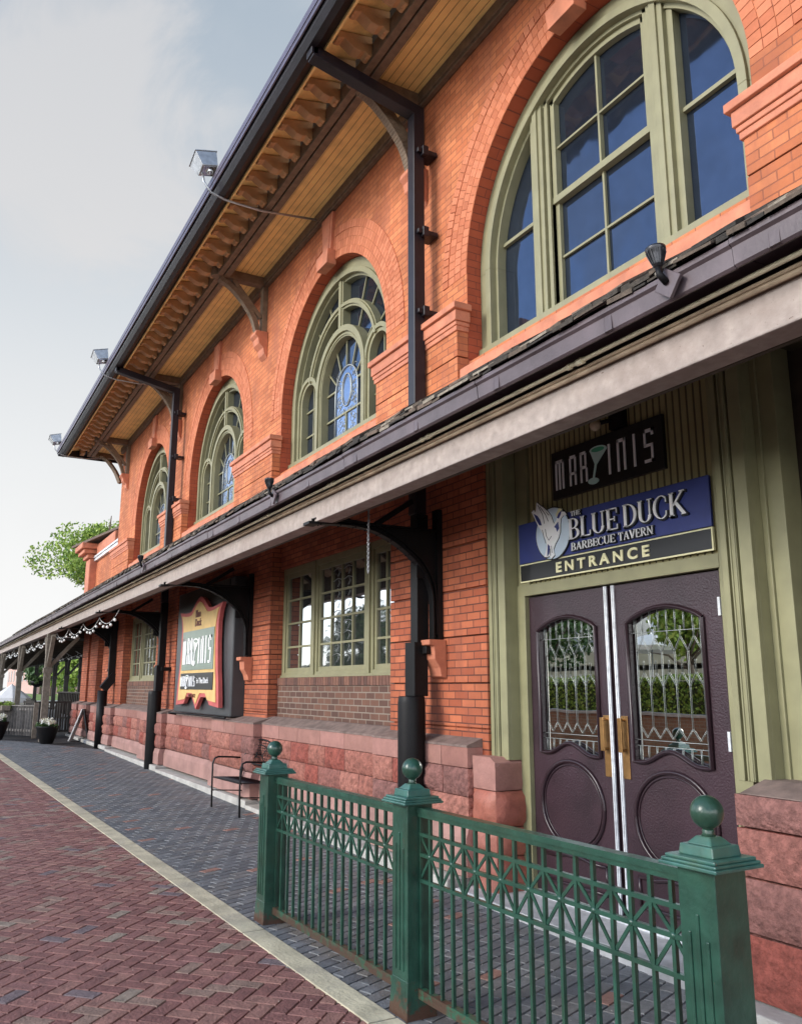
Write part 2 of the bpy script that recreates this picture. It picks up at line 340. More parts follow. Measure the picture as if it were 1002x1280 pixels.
def islands(name, cols, rough=.75, bump=.3, noise_amt=.2, scale=12, spec=.4, bscale=60, moss=None):
    """each separate brick or stone of the mesh takes its own colour from a list"""
    m, n, l, b = mat(name)
    g = n.new('ShaderNodeNewGeometry'); cr = n.new('ShaderNodeValToRGB'); cr.color_ramp.interpolation = 'CONSTANT'
    while len(cr.color_ramp.elements) > 1: cr.color_ramp.elements.remove(cr.color_ramp.elements[-1])
    for i, (p, c) in enumerate(cols):
        e = cr.color_ramp.elements[0] if i == 0 else cr.color_ramp.elements.new(p)
        e.position = p; e.color = col4(c)
    l.new(g.outputs['Random Per Island'], cr.inputs[0])
    tx = n.new('ShaderNodeTexNoise'); tx.inputs['Scale'].default_value = scale; tx.inputs['Detail'].default_value = 7; tx.inputs['Roughness'].default_value = .7; l.new(g.outputs['Position'], tx.inputs['Vector'])
    mr = n.new('ShaderNodeMapRange'); mr.inputs[1].default_value = .3; mr.inputs[2].default_value = .7; mr.inputs[3].default_value = 1-noise_amt; mr.inputs[4].default_value = 1+noise_amt; l.new(tx.outputs['Fac'], mr.inputs[0])
    hs = n.new('ShaderNodeHueSaturation'); l.new(cr.outputs[0], hs.inputs['Color']); l.new(mr.outputs[0], hs.inputs['Value']); last = hs.outputs[0]
    if moss:
        t2 = n.new('ShaderNodeTexNoise'); t2.inputs['Scale'].default_value = 1.1; t2.inputs['Detail'].default_value = 8; l.new(g.outputs['Position'], t2.inputs['Vector'])
        r2 = n.new('ShaderNodeMapRange'); r2.inputs[1].default_value = .48; r2.inputs[2].default_value = .7; r2.inputs[4].default_value = .6; l.new(t2.outputs['Fac'], r2.inputs[0])
        x2 = n.new('ShaderNodeMix'); x2.data_type = 'RGBA'; l.new(r2.outputs[0], x2.inputs[0]); l.new(last, x2.inputs[6]); x2.inputs[7].default_value = col4(moss); last = x2.outputs[2]
    l.new(last, b.inputs['Base Color']); b.inputs['Roughness'].default_value = rough; b.inputs['Specular IOR Level'].default_value = spec
    t4 = n.new('ShaderNodeTexNoise'); t4.inputs['Scale'].default_value = bscale; t4.inputs['Detail'].default_value = 6; l.new(g.outputs['Position'], t4.inputs['Vector'])
    bp = n.new('ShaderNodeBump'); bp.inputs['Strength'].default_value = bump; bp.inputs['Distance'].default_value = .03 if bump >= 1 else .01; l.new(t4.outputs['Fac'], bp.inputs['Height']); l.new(bp.outputs[0], b.inputs['Normal'])
    return m
def glassm(name, tint, rough=.03, metal=.85, wave=.012):
    m, n, l, b = mat(name)
    b.inputs['Base Color'].default_value = col4(tint); b.inputs['Metallic'].default_value = metal; b.inputs['Roughness'].default_value = rough
    g = n.new('ShaderNodeNewGeometry'); t = n.new('ShaderNodeTexNoise'); t.inputs['Scale'].default_value = 1.6; t.inputs['Detail'].default_value = 2; l.new(g.outputs['Position'], t.inputs['Vector'])
    t2 = n.new('ShaderNodeTexNoise'); t2.inputs['Scale'].default_value = 5; t2.inputs['Detail'].default_value = 9; t2.inputs['Roughness'].default_value = .7; l.new(g.outputs['Position'], t2.inputs['Vector'])
    r2 = n.new('ShaderNodeMapRange'); r2.inputs[1].default_value = .35; r2.inputs[2].default_value = .75; r2.inputs[3].default_value = rough; r2.inputs[4].default_value = rough+(.05 if wave >= .02 else .0); l.new(t2.outputs['Fac'], r2.inputs[0]); l.new(r2.outputs[0], b.inputs['Roughness'])
    r3 = n.new('ShaderNodeMapRange'); r3.inputs[1].default_value = .3; r3.inputs[2].default_value = .7; r3.inputs[3].default_value = .85; r3.inputs[4].default_value = 1.12; l.new(t2.outputs['Fac'], r3.inputs[0])
    h3 = n.new('ShaderNodeHueSaturation'); h3.inputs['Color'].default_value = col4(tint); l.new(r3.outputs[0], h3.inputs['Value']); l.new(h3.outputs[0], b.inputs['Base Color'])
    bp = n.new('ShaderNodeBump'); bp.inputs['Strength'].default_value = .35; bp.inputs['Distance'].default_value = wave; l.new(t.outputs['Fac'], bp.inputs['Height']); l.new(bp.outputs[0], b.inputs['Normal'])
    return m
def plain(name, c, rough=.6, emit=0, metallic=0):
    m, n, l, b = mat(name); b.inputs['Base Color'].default_value = col4(c); b.inputs['Roughness'].default_value = rough; b.inputs['Metallic'].default_value = metallic
    if emit: b.inputs['Emission Color'].default_value = col4(c); b.inputs['Emission Strength'].default_value = emit
    return m

BR_UP = brick('painted_brick', (.57, .195, .080), (.42, .120, .046), (.28, .095, .05), ms=.005, rh=.070, bumpd=.004, chips=(.75, .62, .45), chipamt=.72, big=.28, soot=(.33, .105, .06))
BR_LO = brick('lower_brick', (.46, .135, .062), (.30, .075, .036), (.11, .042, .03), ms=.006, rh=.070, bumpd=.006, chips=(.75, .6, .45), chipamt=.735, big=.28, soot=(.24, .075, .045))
BR_BROWN = brick('brown_brick', (.155, .075, .05), (.085, .045, .035), (.24, .19, .15), ms=.008, bumpd=.004, chips=(.4, .35, .3), chipamt=.76)
REVEAL = brick('reveal_brick', (.40, .085, .038), (.32, .065, .03), (.2, .05, .03), ms=.004, bumpd=.003)
VOUSS = islands('voussoir_brick', [(0, (.53, .175, .085)), (.3, (.49, .155, .072)), (.55, (.56, .19, .095)), (.8, (.46, .14, .065))], rough=.8, noise_amt=.12)
TERRA = paint('painted_terracotta', (.53, .185, .10), rough=.7, var=.2, chips=(.75, .66, .42), chipamt=.70, stain=(.37, .12, .07), bump=.4)
STONE = islands('brownstone', [(0, (.25, .10, .08)), (.2, (.30, .115, .085)), (.4, (.22, .10, .085)), (.6, (.34, .14, .105)), (.8, (.27, .075, .055))], rough=.92, bump=1.0, noise_amt=.5, scale=16, bscale=26)
STONE_CAP = islands('pink_capstone', [(0, (.31, .155, .125)), (.4, (.35, .175, .145)), (.7, (.27, .125, .10))], rough=.85, bump=.6, noise_amt=.18, scale=7)
LEDGE = paint('ledge_stone', (.19, .135, .115), rough=.85, var=.3, scale=9, bump=.5)
BASE = paint('base_course', (.36, .20, .17), rough=.85, var=.2, scale=4, bump=.4, stain=(.28, .15, .13))
CONC = paint('concrete', (.46, .44, .40), rough=.85, var=.2, scale=5, bump=.4, stain=(.40, .38, .34))
OLIVE = paint('olive_paint', (.235, .22, .122), rough=.5, var=.1, chips=(.5, .48, .3), chipamt=.74, bump=.08)
OLIVE_D = paint('olive_door_case', (.245, .232, .125), rough=.5, var=.12, chips=(.6, .58, .4), chipamt=.78, bump=.08)
BEAD = boards('lightened_beadboard', (.34, .30, .145), 0, .062, .16, chips=(.45, .42, .25), chipamt=.79)  # the frame's olive, made lighter to offset the dimness under the canopy
YELLOW = boards('yellow_soffit', (.97, .70, .27), 1, .085, .05, chips=(.45, .25, .08), chipamt=.73, var=.14)
YELLOWP = paint('yellow_board', (.92, .62, .24), rough=.6, var=.18, stain=(.55, .28, .09))
BROWNR = paint('rafter_brown', (.46, .26, .12), rough=.55, var=.2)
BROWNW = paint('beam_brown', (.17, .115, .072), rough=.65, var=.25, scale=12, chips=(.35, .25, .1), chipamt=.74)
PURPLE = paint('purple_metal', (.105, .078, .085), rough=.45, var=.25, scale=5, chips=(.4, .35, .35), chipamt=.75, stain=(.07, .05, .055))
PINKBEAM = paint('weathered_beam', (.36, .30, .265), rough=.75, var=.18, scale=14, chips=(.12, .07, .05), chipamt=.66, stain=(.27, .21, .18), bump=.4)
TAN = paint('tan_moulding', (.40, .30, .20), rough=.6, var=.25, scale=8, stain=(.20, .13, .08))
CREAMP = paint('cream_conduit', (.72, .66, .46), rough=.45, var=.12)
SLATE = islands('weathered_shingle', [(0, (.10, .075, .055)), (.3, (.055, .045, .035)), (.55, (.14, .10, .075)), (.75, (.035, .03, .025)), (.92, (.26, .22, .17))], rough=.9, bump=.9, noise_amt=.4, scale=30)
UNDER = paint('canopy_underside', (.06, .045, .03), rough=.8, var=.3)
BOUNCEB = paint('bounce_ceiling_boards', (.42, .36, .26), rough=.8, var=.25)  # near canopy ceiling lightened to bounce light onto the door signs
BLACKI = paint('black_iron', (.006, .0055, .006), rough=.5, var=.3, metallic=.0, chips=(.35, .32, .3), chipamt=.78, spec=.22)
PIPEM = paint('dark_pipe', (.013, .010, .014), rough=.42, var=.3, spec=.35)
DOORP = paint('aubergine_paint', (.032, .015, .021), rough=.38, var=.3, scale=3, stain=(.045, .022, .028), chips=(.16, .12, .11), chipamt=.79, bump=.35, bscale=70, spec=.5)
DOORD = paint('aubergine_moulding', (.025, .012, .016), rough=.32, var=.1, bump=.1)
WHITEM = paint('worn_white_metal', (.72, .74, .76), rough=.4, var=.2, scale=20, stain=(.35, .36, .38))
BRASS = paint('aged_brass', (.36, .20, .075), rough=.35, var=.25, metallic=.75, scale=14)
LEAD = plain('lead_came', (.34, .36, .35), .4, metallic=.4)
GREEN = paint('green_iron', (.018, .066, .044), rough=.34, var=.35, scale=9, chips=(.15, .055, .03), chipamt=.70, stain=(.030, .062, .036), bump=.3, spec=.5, coat=.2, rust=(.085, .036, .022))
GREENR = paint('rusty_green_rail', (.022, .105, .062), rough=.4, var=.2, scale=9, stain=(.07, .035, .024), chips=(.12, .045, .03), chipamt=.60, rust=(.075, .032, .022), rust_z=.24)
BLUES = paint('blue_sign_board', (.030, .045, .20), rough=.4, var=.12, bump=.05)
BLACKS = plain('black_sign_board', (.012, .012, .013), .35)
WHITEL = plain('white_lettering', (.95, .95, .94), .5)
CREAML = plain('cream_lettering', (.85, .80, .48), .5)
PALEBL = paint('pale_blue_disc', (.62, .74, .84), rough=.5, var=.08)
MINT = plain('mint_drink', (.10, .50, .30), .4)
PALEG = plain('pale_glass_paint', (.60, .85, .78), .4)
REDB = paint('red_sign_border', (.50, .10, .09), rough=.5, var=.12)
YELS = paint('yellow_sign_panel', (.66, .44, .16), rough=.5, var=.12, scale=5)
SIGNGREY = paint('dark_grey_case', (.05, .052, .055), rough=.42, var=.12)
SIGNGRN = paint('grey_green_panel', (.17, .22, .18), rough=.3, var=.2, scale=2)
BROWNT = plain('brown_lettering', (.14, .035, .02), .5)
GLASS_UP = glassm('upper_glass', (.085, .11, .165), wave=.03)
GLASS_LO = glassm('lower_glass', (.42, .44, .46), metal=.95, wave=.006)
GLASS_DR = glassm('door_glass', (.88, .90, .86), metal=1, wave=.003, rough=.01)
LEADP = glassm('leaded_blue_glass', (.22, .30, .46), rough=.12, wave=.03)
WOODG = paint('weathered_grey_timber', (.20, .165, .125), rough=.8, var=.3, scale=12, stain=(.13, .10, .075), bump=.5)
WOODP = paint('grey_pickets', (.16, .145, .13), rough=.8, var=.3, scale=12, bump=.5, island=.35)
DARKW = paint('dark_wood', (.03, .025, .02), rough=.7, var=.3)
BULB = plain('frosted_bulb', (.9, .9, .86), .3)
GALV = paint('galvanised', (.42, .43, .44), rough=.35, var=.2, metallic=.6, scale=14)
ASPH = paint('asphalt', (.16, .155, .15), rough=.9, var=.25, scale=3, bump=.5)
LAWN = paint('lawn', (.17, .25, .05), rough=.9, var=.35, scale=2, bump=.6)
WHITEF = paint('white_canvas', (.82, .80, .78), rough=.7, var=.06)
BEIGE = paint('beige_concrete', (.52, .47, .36), rough=.8, var=.1, scale=1)
CHROMEW = paint('white_vehicle', (.75, .76, .77), rough=.3, var=.05)
LAMPG = glassm('lamp_lens', (.8, .8, .8), rough=.1)

# ------------------------------------------------------------------ ground
def sheet(name, x0, x1, y0, y1, dz, m, kind='structure', n=1):
    b = MB(); xs = [x0, -70, 12, x1]; xs = sorted(set(x for x in xs if x0 <= x <= x1))
    for a, c in zip(xs, xs[1:]): b.quad([(a, y0, gz(a)+dz), (c, y0, gz(c)+dz), (c, y1, gz(c)+dz), (a, y1, gz(a)+dz)])
    o = b.build(name, m); tag(o, kind=kind); return o
sheet('ground', -900, 900, -900, 900, -.06, paint('far_ground', (.30, .29, .24), rough=.95, var=.3, scale=.15, bump=.2))
HB = islands('paving_brick', [(0, (.255, .115, .098)), (.2, (.215, .092, .08)), (.4, (.275, .135, .11)), (.56, (.235, .105, .094)), (.70, (.26, .165, .13)), (.80, (.20, .085, .075)), (.93, (.17, .125, .13)), (.97, (.27, .21, .165))], rough=.66, bump=.8, noise_amt=.35, scale=14, spec=.5)
GB = islands('grey_paver', [(0, (.155, .162, .170)), (.2, (.13, .137, .145)), (.42, (.185, .188, .19)), (.6, (.115, .122, .13)), (.8, (.165, .162, .158)), (.975, (.30, .16, .125))], rough=.6, bump=.6, noise_amt=.3, scale=14, spec=.5)
JOINT = paint('dark_joint', (.014, .012, .011), rough=.95, var=.3)
def kerb_y(x): return 2.33+(x+4.0)*0.0335          # outer (track side) edge of grey walk
KT = .165
# paving joints bed
b = MB()
xs = [-60, -40, -30, -20, -10, 0, 12]
for a, c in zip(xs, xs[1:]): b.quad([(a, -5.7, gz(a)-.012), (c, -5.7, gz(c)-.012), (c, 6.5, gz(c)-.012), (a, 6.5, gz(a)-.012)])
tag(b.build('paving_bed', JOINT), kind='structure')
# herringbone, bricks at 45 degrees to the wall
b = MB(); L, w_, g_ = .200, .100, .0075
ca, sa = math.cos(R(45)), math.sin(R(45))
ext = 46
def put_brick(cu, cv, lu, lv, ok, bb, rot_c, rot_s, off):
    x = cu*rot_c-cv*rot_s+off[0]; y = cu*rot_s+cv*rot_c+off[1]
    if not ok(x, y): return
    P = []
    jz = random.uniform(-.0012, .0012)
    cham = .006
    hu, hv = lu/2-g_/2, lv/2-g_/2
    def T(u, v, dz):
        X = (cu+u)*rot_c-(cv+v)*rot_s+off[0]; Y = (cu+u)*rot_s+(cv+v)*rot_c+off[1]
        return (X, Y, gz(X)+dz+jz)
    k = len(bb.v)
    bb.v += [T(-hu, -hv, -.012), T(hu, -hv, -.012), T(hu, hv, -.012), T(-hu, hv, -.012)]
    a, c = hu-cham*.6, hv-cham*.6
    bb.v += [T(-a, -c, 0), T(a, -c, 0), T(a, c, 0), T(-a, c, 0)]
    for f in ((4, 5, 6, 7), (0, 1, 5, 4), (1, 2, 6, 5), (2, 3, 7, 6), (3, 0, 4, 7)):
        bb.f.append(tuple(k+i for i in f)); bb.m.append(0); bb.s.append(False)
okr = lambda x, y: -29 < x < 1.5 and -1.6 < y < kerb_y(x)-KT+.085 and (x < -2 or y > -1)
W2 = w_
for i in range(-260, 260):
    for j in range(-260, 260):
        # classic herringbone on a W2 grid: horizontal brick starts where (i+j) % 4 == 0, vertical where (i+j) % 4 == 2... shifted
        r = (i-j) % 4
        u, v = i*W2, j*W2
        x = u*ca-v*sa; y = u*sa+v*ca
        if not (-31 < x-0 < 3 and -2.2 < y < 2.8): continue
        if r == 0: put_brick(u+W2, v+W2/2, 2*W2, W2, okr, b, ca, sa, (0, 0))
        elif r == 3: put_brick(u+W2/2, v+W2, W2, 2*W2, okr, b, ca, sa, (0, 0))
tag(b.build('brick_pavement', HB), kind='structure')
# grey pavers, running bond
b = MB(); an = R(112); rc, rs = math.cos(an), math.sin(an)
okg = lambda x, y: -30 < x < 2 and kerb_y(x)-.085 < y < 4.45
for i in range(-60, 60):
    for j in range(-330, 330):
        u = i*.2+(.1 if j % 2 else 0); v = j*.1
        x = u*rc-v*rs; y = u*rs+v*rc
        if -31 < x < 3 and 1 < y < 4.8: put_brick(u, v, .2, .1, okg, b, rc, rs, (0, 0))
tag(b.build('grey_pavement', GB), kind='structure')
# far continuation of both pavings
fb = paint('distant_paving', (.16, .085, .08), rough=.8, var=.3, scale=3)
fg = paint('distant_grey_paving', (.10, .105, .11), rough=.8, var=.3, scale=3)
b = MB(); b.quad([(-60, -5.7, gz(-60)-.001), (-29, -5.7, gz(-29)-.001), (-29, kerb_y(-29)-KT, gz(-29)-.001), (-60, kerb_y(-60)-KT, gz(-60)-.001)])
b.quad([(-29, -5.7, gz(-29)-.001), (12, -5.7, gz(12)-.001), (12, -1.62, gz(12)-.001), (-29, -1.62, gz(-29)-.001)])
tag(b.build('distant_brick_pavement', fb), kind='structure')
b = MB(); b.quad([(-60, kerb_y(-60), gz(-60)-.001), (-30, kerb_y(-30), gz(-30)-.001), (-30, 6.4, gz(-30)-.001), (-60, 6.4, gz(-60)-.001)])
tag(b.build('distant_grey_pavement', fg), kind='structure')
# pale stone strip between the pavings, laid in long pieces
b = MB(); x = -60.0
while x < 4:
    x2 = x+1.8 if x > -20 else x+3.6
    for_k = (x+.006, x2-.006)
    P = [(for_k[0], kerb_y(for_k[0])-KT), (for_k[1], kerb_y(for_k[1])-KT), (for_k[1], kerb_y(for_k[1])), (for_k[0], kerb_y(for_k[0]))]
    b.hexa([(p[0], p[1], gz(p[0])-.05) for p in P]+[(p[0], p[1], gz(p[0])+.006) for p in P]); x = x2
tag(b.build('kerb_strip', paint('pale_kerb_stone', (.52, .46, .32), rough=.85, var=.25, scale=5, bump=.5, stain=(.36, .32, .25), chips=(.3, .25, .18), chipamt=.7), bevel=.005), kind='structure')

# ------------------------------------------------------------------ station building
BLD = empty('station_building', (-10, 4.3, 0))
tag(BLD, 'two storey orange brick railway station with arched upper windows and bracketed eaves', 'building')
BLD.location = (0, 0, 0)
YW = 4.30; ZS = 5.65; RO = 1.66
CX = [-19.78, -14.75, -9.70, -4.70, .33]
XL, XR = -23.62, 3.2

def upper_wall():
    b = MB(); zt = 8.25; z0 = 4.2
    edges = []
    for cx in CX: edges.append((cx-RO, cx+RO))
    xs = [XL]+[e for p in edges for e in p]+[XR]
    for i in range(0, len(xs), 2): b.box(xs[i], xs[i+1], YW, YW+.34, z0, zt)
    for cx in CX:
        b.box(cx-RO, cx+RO, YW, YW+.34, z0, 4.72)
        n = 40
        for i in range(n):
            a0, a1 = PI*i/n, PI*(i+1)/n
            p0 = (cx+RO*math.cos(a0), ZS+RO*math.sin(a0)); p1 = (cx+RO*math.cos(a1), ZS+RO*math.sin(a1))
            for y, fl in ((YW, 1), (YW+.34, 0)):
                q = [(p1[0], y, p1[1]), (p0[0], y, p0[1]), (p0[0], y, zt), (p1[0], y, zt)]
                b.quad(q if fl else q[::-1])
            b.quad([(p0[0], YW, p0[1]), (p1[0], YW, p1[1]), (p1[0], YW+.34, p1[1]), (p0[0], YW+.34, p0[1])], 1)
        for sx in (-1, 1):   # jamb reveal lining, a hair proud of the wall core
            b.box(cx+sx*RO, cx+sx*(RO-.004), YW+.002, YW+.34, 4.72, ZS, 1)
    # left end wall of the tall block
    b.box(XL, XL+.34, YW+.34, 12, z0, zt)
    return b.build('upper_wall', [BR_UP, REVEAL], BLD)
upper_wall()
# rings of header bricks round each arch
def arch_ring(cx):
    b = MB()
    for k, (ra, rb) in enumerate(((RO+.003, RO+.105), (RO+.112, RO+.215), (RO+.222, RO+.325), (RO+.332, RO+.435))):
        n = int(PI*ra/.078)
        for i in range(n):
            a0 = 180*i/n+.12; a1 = 180*(i+1)/n-.12
            pr = .004+random.uniform(0, .0008)
            if k == 3: pr += .006
            b.arc(cx, ZS, ra, rb, YW-pr, YW+.01, a0, a1, 1)
    return b.build('arch_ring', VOUSS, BLD)
for cx in CX: arch_ring(cx)
# moulded hood inside the arch edge + keystones
def keystone(cx):
    b = MB()
    def tz(z0, z1, w0, w1, y): b.prism([(cx-w0, z0), (cx+w0, z0), (cx+w1, z1), (cx-w1, z1)], 'y', y, YW+.02)
    tz(7.24, 7.44, .17, .20, YW-.12); tz(7.443, 8.02, .125, .185, YW-.05); tz(7.50, 7.98, .085, .13, YW-.06)
    return b.build('keystone', TERRA, BLD, bevel=.006)
for cx in CX: keystone(cx)
# projecting piers between the openings with imposts
def grooved(b, x0, x1, yf, yb, z0, z1, lines, m=0, gap=.012, inset=.03):
    zz = [z0]+[z for z in lines if z0 < z < z1]+[z1]
    for i in range(len(zz)-1):
        a = zz[i]+(gap/2 if i else 0); c = zz[i+1]-(gap/2 if i < len(zz)-2 else 0)
        b.box(x0, x1, yf, yb, a, c, m)
    b.box(x0+inset, x1-inset, yf+inset, yb-.001, z0+.001, z1-.001, m)
ends = [XL-.02]+[e for cx in CX for e in (cx-RO, cx+RO)]+[XR]
for i in range(0, len(ends), 2):
    x0, x1 = ends[i]-.004*(i > 0), ends[i+1]+.004
    b = MB(); grooved(b, x0, x1, 4.17, YW-.001, 4.1, 5.02, [4.36, 4.76])
    b.build('upper_pier', BR_UP, BLD, bevel=.004)
    b = MB()
    for z0, z1, o in ((5.02, 5.07, .018), (5.07, 5.11, .03), (5.113, 5.22, .045), (5.223, 5.285, .075), (5.285, 5.30, .055)):
        b.box(x0-o, x1+o, 4.17-o, YW-.001+.0*o, z0, z1)
    b.build('impost_moulding', TERRA, BLD, bevel=.006)
# painted sill band
for cx in CX:
    b = MB(); b.prism([(4.19, 4.48), (4.19, 4.615), (4.205, 4.63), (4.44, 4.795), (4.46, 4.795), (4.46, 4.48)], 'x', cx-RO+.01, cx+RO-.01); b.build('sill', TERRA, BLD, bevel=.006)

# ---- arched windows
def arch_outline(cx, r, z0, n=30):
    return [(cx-r, z0), (cx+r, z0)]+[(cx+r*math.cos(PI*i/n), ZS+r*math.sin(PI*i/n)) for i in range(0, n+1)]
def outer_frame(b, cx):
    for r0, r1, y in ((1.50, RO-.006, 4.46), (1.455, 1.53, 4.43), (1.42, 1.47, 4.50)):
        b.arc(cx, ZS, r0, r1, y, 4.62, 0, 180, 44)
        for sx in (-1, 1): b.box(cx+sx*r0, cx+sx*r1, y, 4.619, 4.80, ZS)
    b.box(cx-RO+.01, cx+RO-.01, 4.42, 4.62, 4.80, 4.86)
def glass_pane(cx, parent, m, y=4.60):
    b = MB(); poly = arch_outline(cx, 1.5, 4.82)
    b.prism(poly, 'y', y, y+.008)
    return b.build('glass', m, parent)
def tracery_window(cx):
    b = MB(); outer_frame(b, cx)
    for r0, r1, y in ((1.02, 1.12, 4.49), (1.05, 1.10, 4.465)): b.arc(cx, ZS, r0, r1, y, 4.615, 17, 163, 36)
    for r0, r1, y in ((.62, .70, 4.49), (.685, .77, 4.455), (.64, .665, 4.475)):
        b.arc(cx, ZS, r0, r1, y, 4.614, 0, 180, 32)
        for sx in (-1, 1): b.box(cx+sx*r0, cx+sx*r1, y, 4.613, 4.86, ZS)
    b.box(cx-.065, cx+.065, 4.48, 4.612, ZS+.76, ZS+1.46); b.box(cx-.035, cx+.035, 4.46, 4.482, ZS+.77, ZS+1.50)
    for sx in (-1, 1):
        sc = cx+sx*1.09
        for r0, r1, y in ((.25, .33, 4.495), (.30, .36, 4.47)):
            b.arc(sc, ZS+.05, r0, r1, y, 4.611, 0, 180, 20)
            for q in (-1, 1): b.box(sc+q*r0, sc+q*r1, y, 4.610, 4.86, ZS+.05)
    o = b.build('arched_window', OLIVE, BLD, bevel=.004)
    glass_pane(cx, o, GLASS_UP)
    b = MB(); y0, y1 = 4.575, 4.599
    for a in (28, 48, 66, 114, 132, 152):
        c, s_ = math.cos(R(a)), math.sin(R(a))
        b.bar((cx+1.10*c, 4.587, ZS+1.10*s_), (cx+1.44*c, 4.587, ZS+1.44*s_), .022, .022)
    for a in (35, 62, 118, 145):
        c, s_ = math.cos(R(a)), math.sin(R(a))
        b.bar((cx+.75*c, 4.586, ZS+.75*s_), (cx+1.04*c, 4.586, ZS+1.04*s_), .022, .022)
    for z in (5.24, 5.63): b.box(cx-.64, cx-.33, y0, y1, z-.012, z+.012); b.box(cx+.33, cx+.64, y0, y1, z-.012, z+.012)
    b.box(cx-.33, cx+.33, y0, y1, 5.228, 5.252)
    b.box(cx-.012, cx+.012, y0, y1, 4.86, 5.226)
    for a in (28, 60, 90, 120, 152):
        c, s_ = math.cos(R(a)), math.sin(R(a))
        b.bar((cx+.36*c, 4.585, 5.55+.36*s_), (cx+.63*c, 4.585, ZS+.62*s_), .018, .02)
    for sx in (-1, 1):
        sc = cx+sx*1.09; b.box(sc-.01, sc+.01, y0, y1, 4.87, ZS+.30)
        for z in (5.22, 5.60): b.box(sc-.25, sc+.25, y0-.001, y1-.001, z-.011, z+.011)
    b.build('muntin', OLIVE, o)
    # leaded centre light: arched panel with a wreath and scrolls
    b = MB()
    pts = [(-.345, 4.87)]+[(-.345*math.cos(PI*i/16), 5.55+.345*math.sin(PI*i/16)) for i in range(17)]+[(.345, 4.87)]
    b.tube([(cx+p[0], 4.582, p[1]) for p in pts], .011, 6)
    pts = [(.15*math.cos(2*PI*i/20), 5.56+.23*math.sin(2*PI*i/20)) for i in range(21)]
    b.tube([(cx+p[0], 4.586, p[1]) for p in pts], .010, 6, cap=False)
    pts = [(.115*math.cos(2*PI*i/20), 5.56+.19*math.sin(2*PI*i/20)) for i in range(21)]
    b.tube([(cx+p[0], 4.588, p[1]) for p in pts], .004, 5, cap=False)
    for sx in (-1, 1):
        for k in range(4):
            z = 4.98+.09*k*1.6; r = .055
            b.tube([(cx+sx*(.17+.11*math.sin(t*.7)*(1-t/14)), 4.589, z+r*1.4*math.cos(t*.7)*(1-t/14)) for t in range(13)], .0035, 4)
        for a in range(5):
            z0 = 5.35+.12*a; b.tube([(cx+sx*.16, 4.588, z0), (cx+sx*.24, 4.588, z0+.05), (cx+sx*.30, 4.588, z0+.02)], .004, 4)
    rs_ = random.Random(12)
    for k in range(26):
        sx = 1 if k % 2 else -1; px_ = cx+sx*rs_.uniform(.04, .27); pz = 4.93+.036*k
        if abs(px_-cx) < .17 and 5.3 < pz < 5.82: px_ = cx+sx*rs_.uniform(.20, .29)
        ph = rs_.uniform(0, 6); rr_ = rs_.uniform(.03, .055)
        b.tube([(px_+rr_*(1-t/11)*math.cos(ph+t*.75), 4.5885, pz+rr_*(1-t/11)*math.sin(ph+t*.75)) for t in range(11)], .0035, 4)
    b.build('lead_came', LEAD, o)
    b = MB(); b.prism([(cx-.335, 4.87), (cx+.335, 4.87)]+[(cx+.335*math.cos(PI*i/14), 5.55+.335*math.sin(PI*i/14)) for i in range(15)], 'y', 4.592, 4.598)
    b.build('leaded_panel', LEADP, o)
    return o
def sash_window(cx):
    b = MB(); outer_frame(b, cx)
    def zarc(dx, r=1.47): return ZS+math.sqrt(max(r*r-dx*dx, 0))
    for sx in (-1, 1):
        for a, c, y in ((.60, .88, 4.52), (.66, .82, 4.475), (.71, .77, 4.455), (.60, .645, 4.50)):
            x0, x1 = sx*a, sx*c
            b.prism([(cx+min(x0, x1), 4.86), (cx+max(x0, x1), 4.86), (cx+max(x0, x1), zarc(max(x0, x1))), (cx+min(x0, x1), zarc(min(x0, x1)))], 'y', y, 4.615-.002*(a*10 % 3))
    o = b.build('arched_window', OLIVE, BLD, bevel=.004)
    b = MB(); poly = arch_outline(cx, 1.5, 4.82); b.prism(poly, 'y', 4.60, 4.608); b.build('glass', GLASS_UP, o)
    b = MB()   # sashes: lower one behind, upper proud
    for x0, x1, z0, z1, y in ((-.60, .60, 4.862, 4.93, 4.56), (-.60, .60, 5.90, 5.965, 4.53), (-.60, -.55, 4.93, 5.90, 4.56), (.55, .60, 4.93, 5.90, 4.56), (-.60, -.545, 5.965, 7.02, 4.535), (.545, .60, 5.965, 7.02, 4.535)):
        b.box(cx+x0, cx+x1, y, 4.60, z0, z1)
    b.arc(cx, ZS, 1.37, 1.425, 4.535, 4.599, 65, 115, 12)
    b.build('sash', OLIVE, o, bevel=.003)
    b = MB()
    b.box(cx-.545, cx+.545, 4.575, 4.597, 5.365, 5.385); b.box(cx-.011, cx+.011, 4.574, 4.598, 4.93, 5.90)
    b.box(cx-.545, cx+.545, 4.556, 4.599, 6.44, 6.46); b.box(cx-.011, cx+.011, 4.555, 4.5985, 5.965, 7.03)
    b.build('muntin', OLIVE, o)
    for sx in (-1, 1):
        x0, x1 = cx+sx*.88, cx+sx*1.42
        b = MB(); b.box(x0, x1, 4.56, 4.598, 5.875, 5.91); b.build('muntin', OLIVE, o)
    return o
for cx in CX[:3]: tracery_window(cx)
for cx in CX[3:]: sash_window(cx)

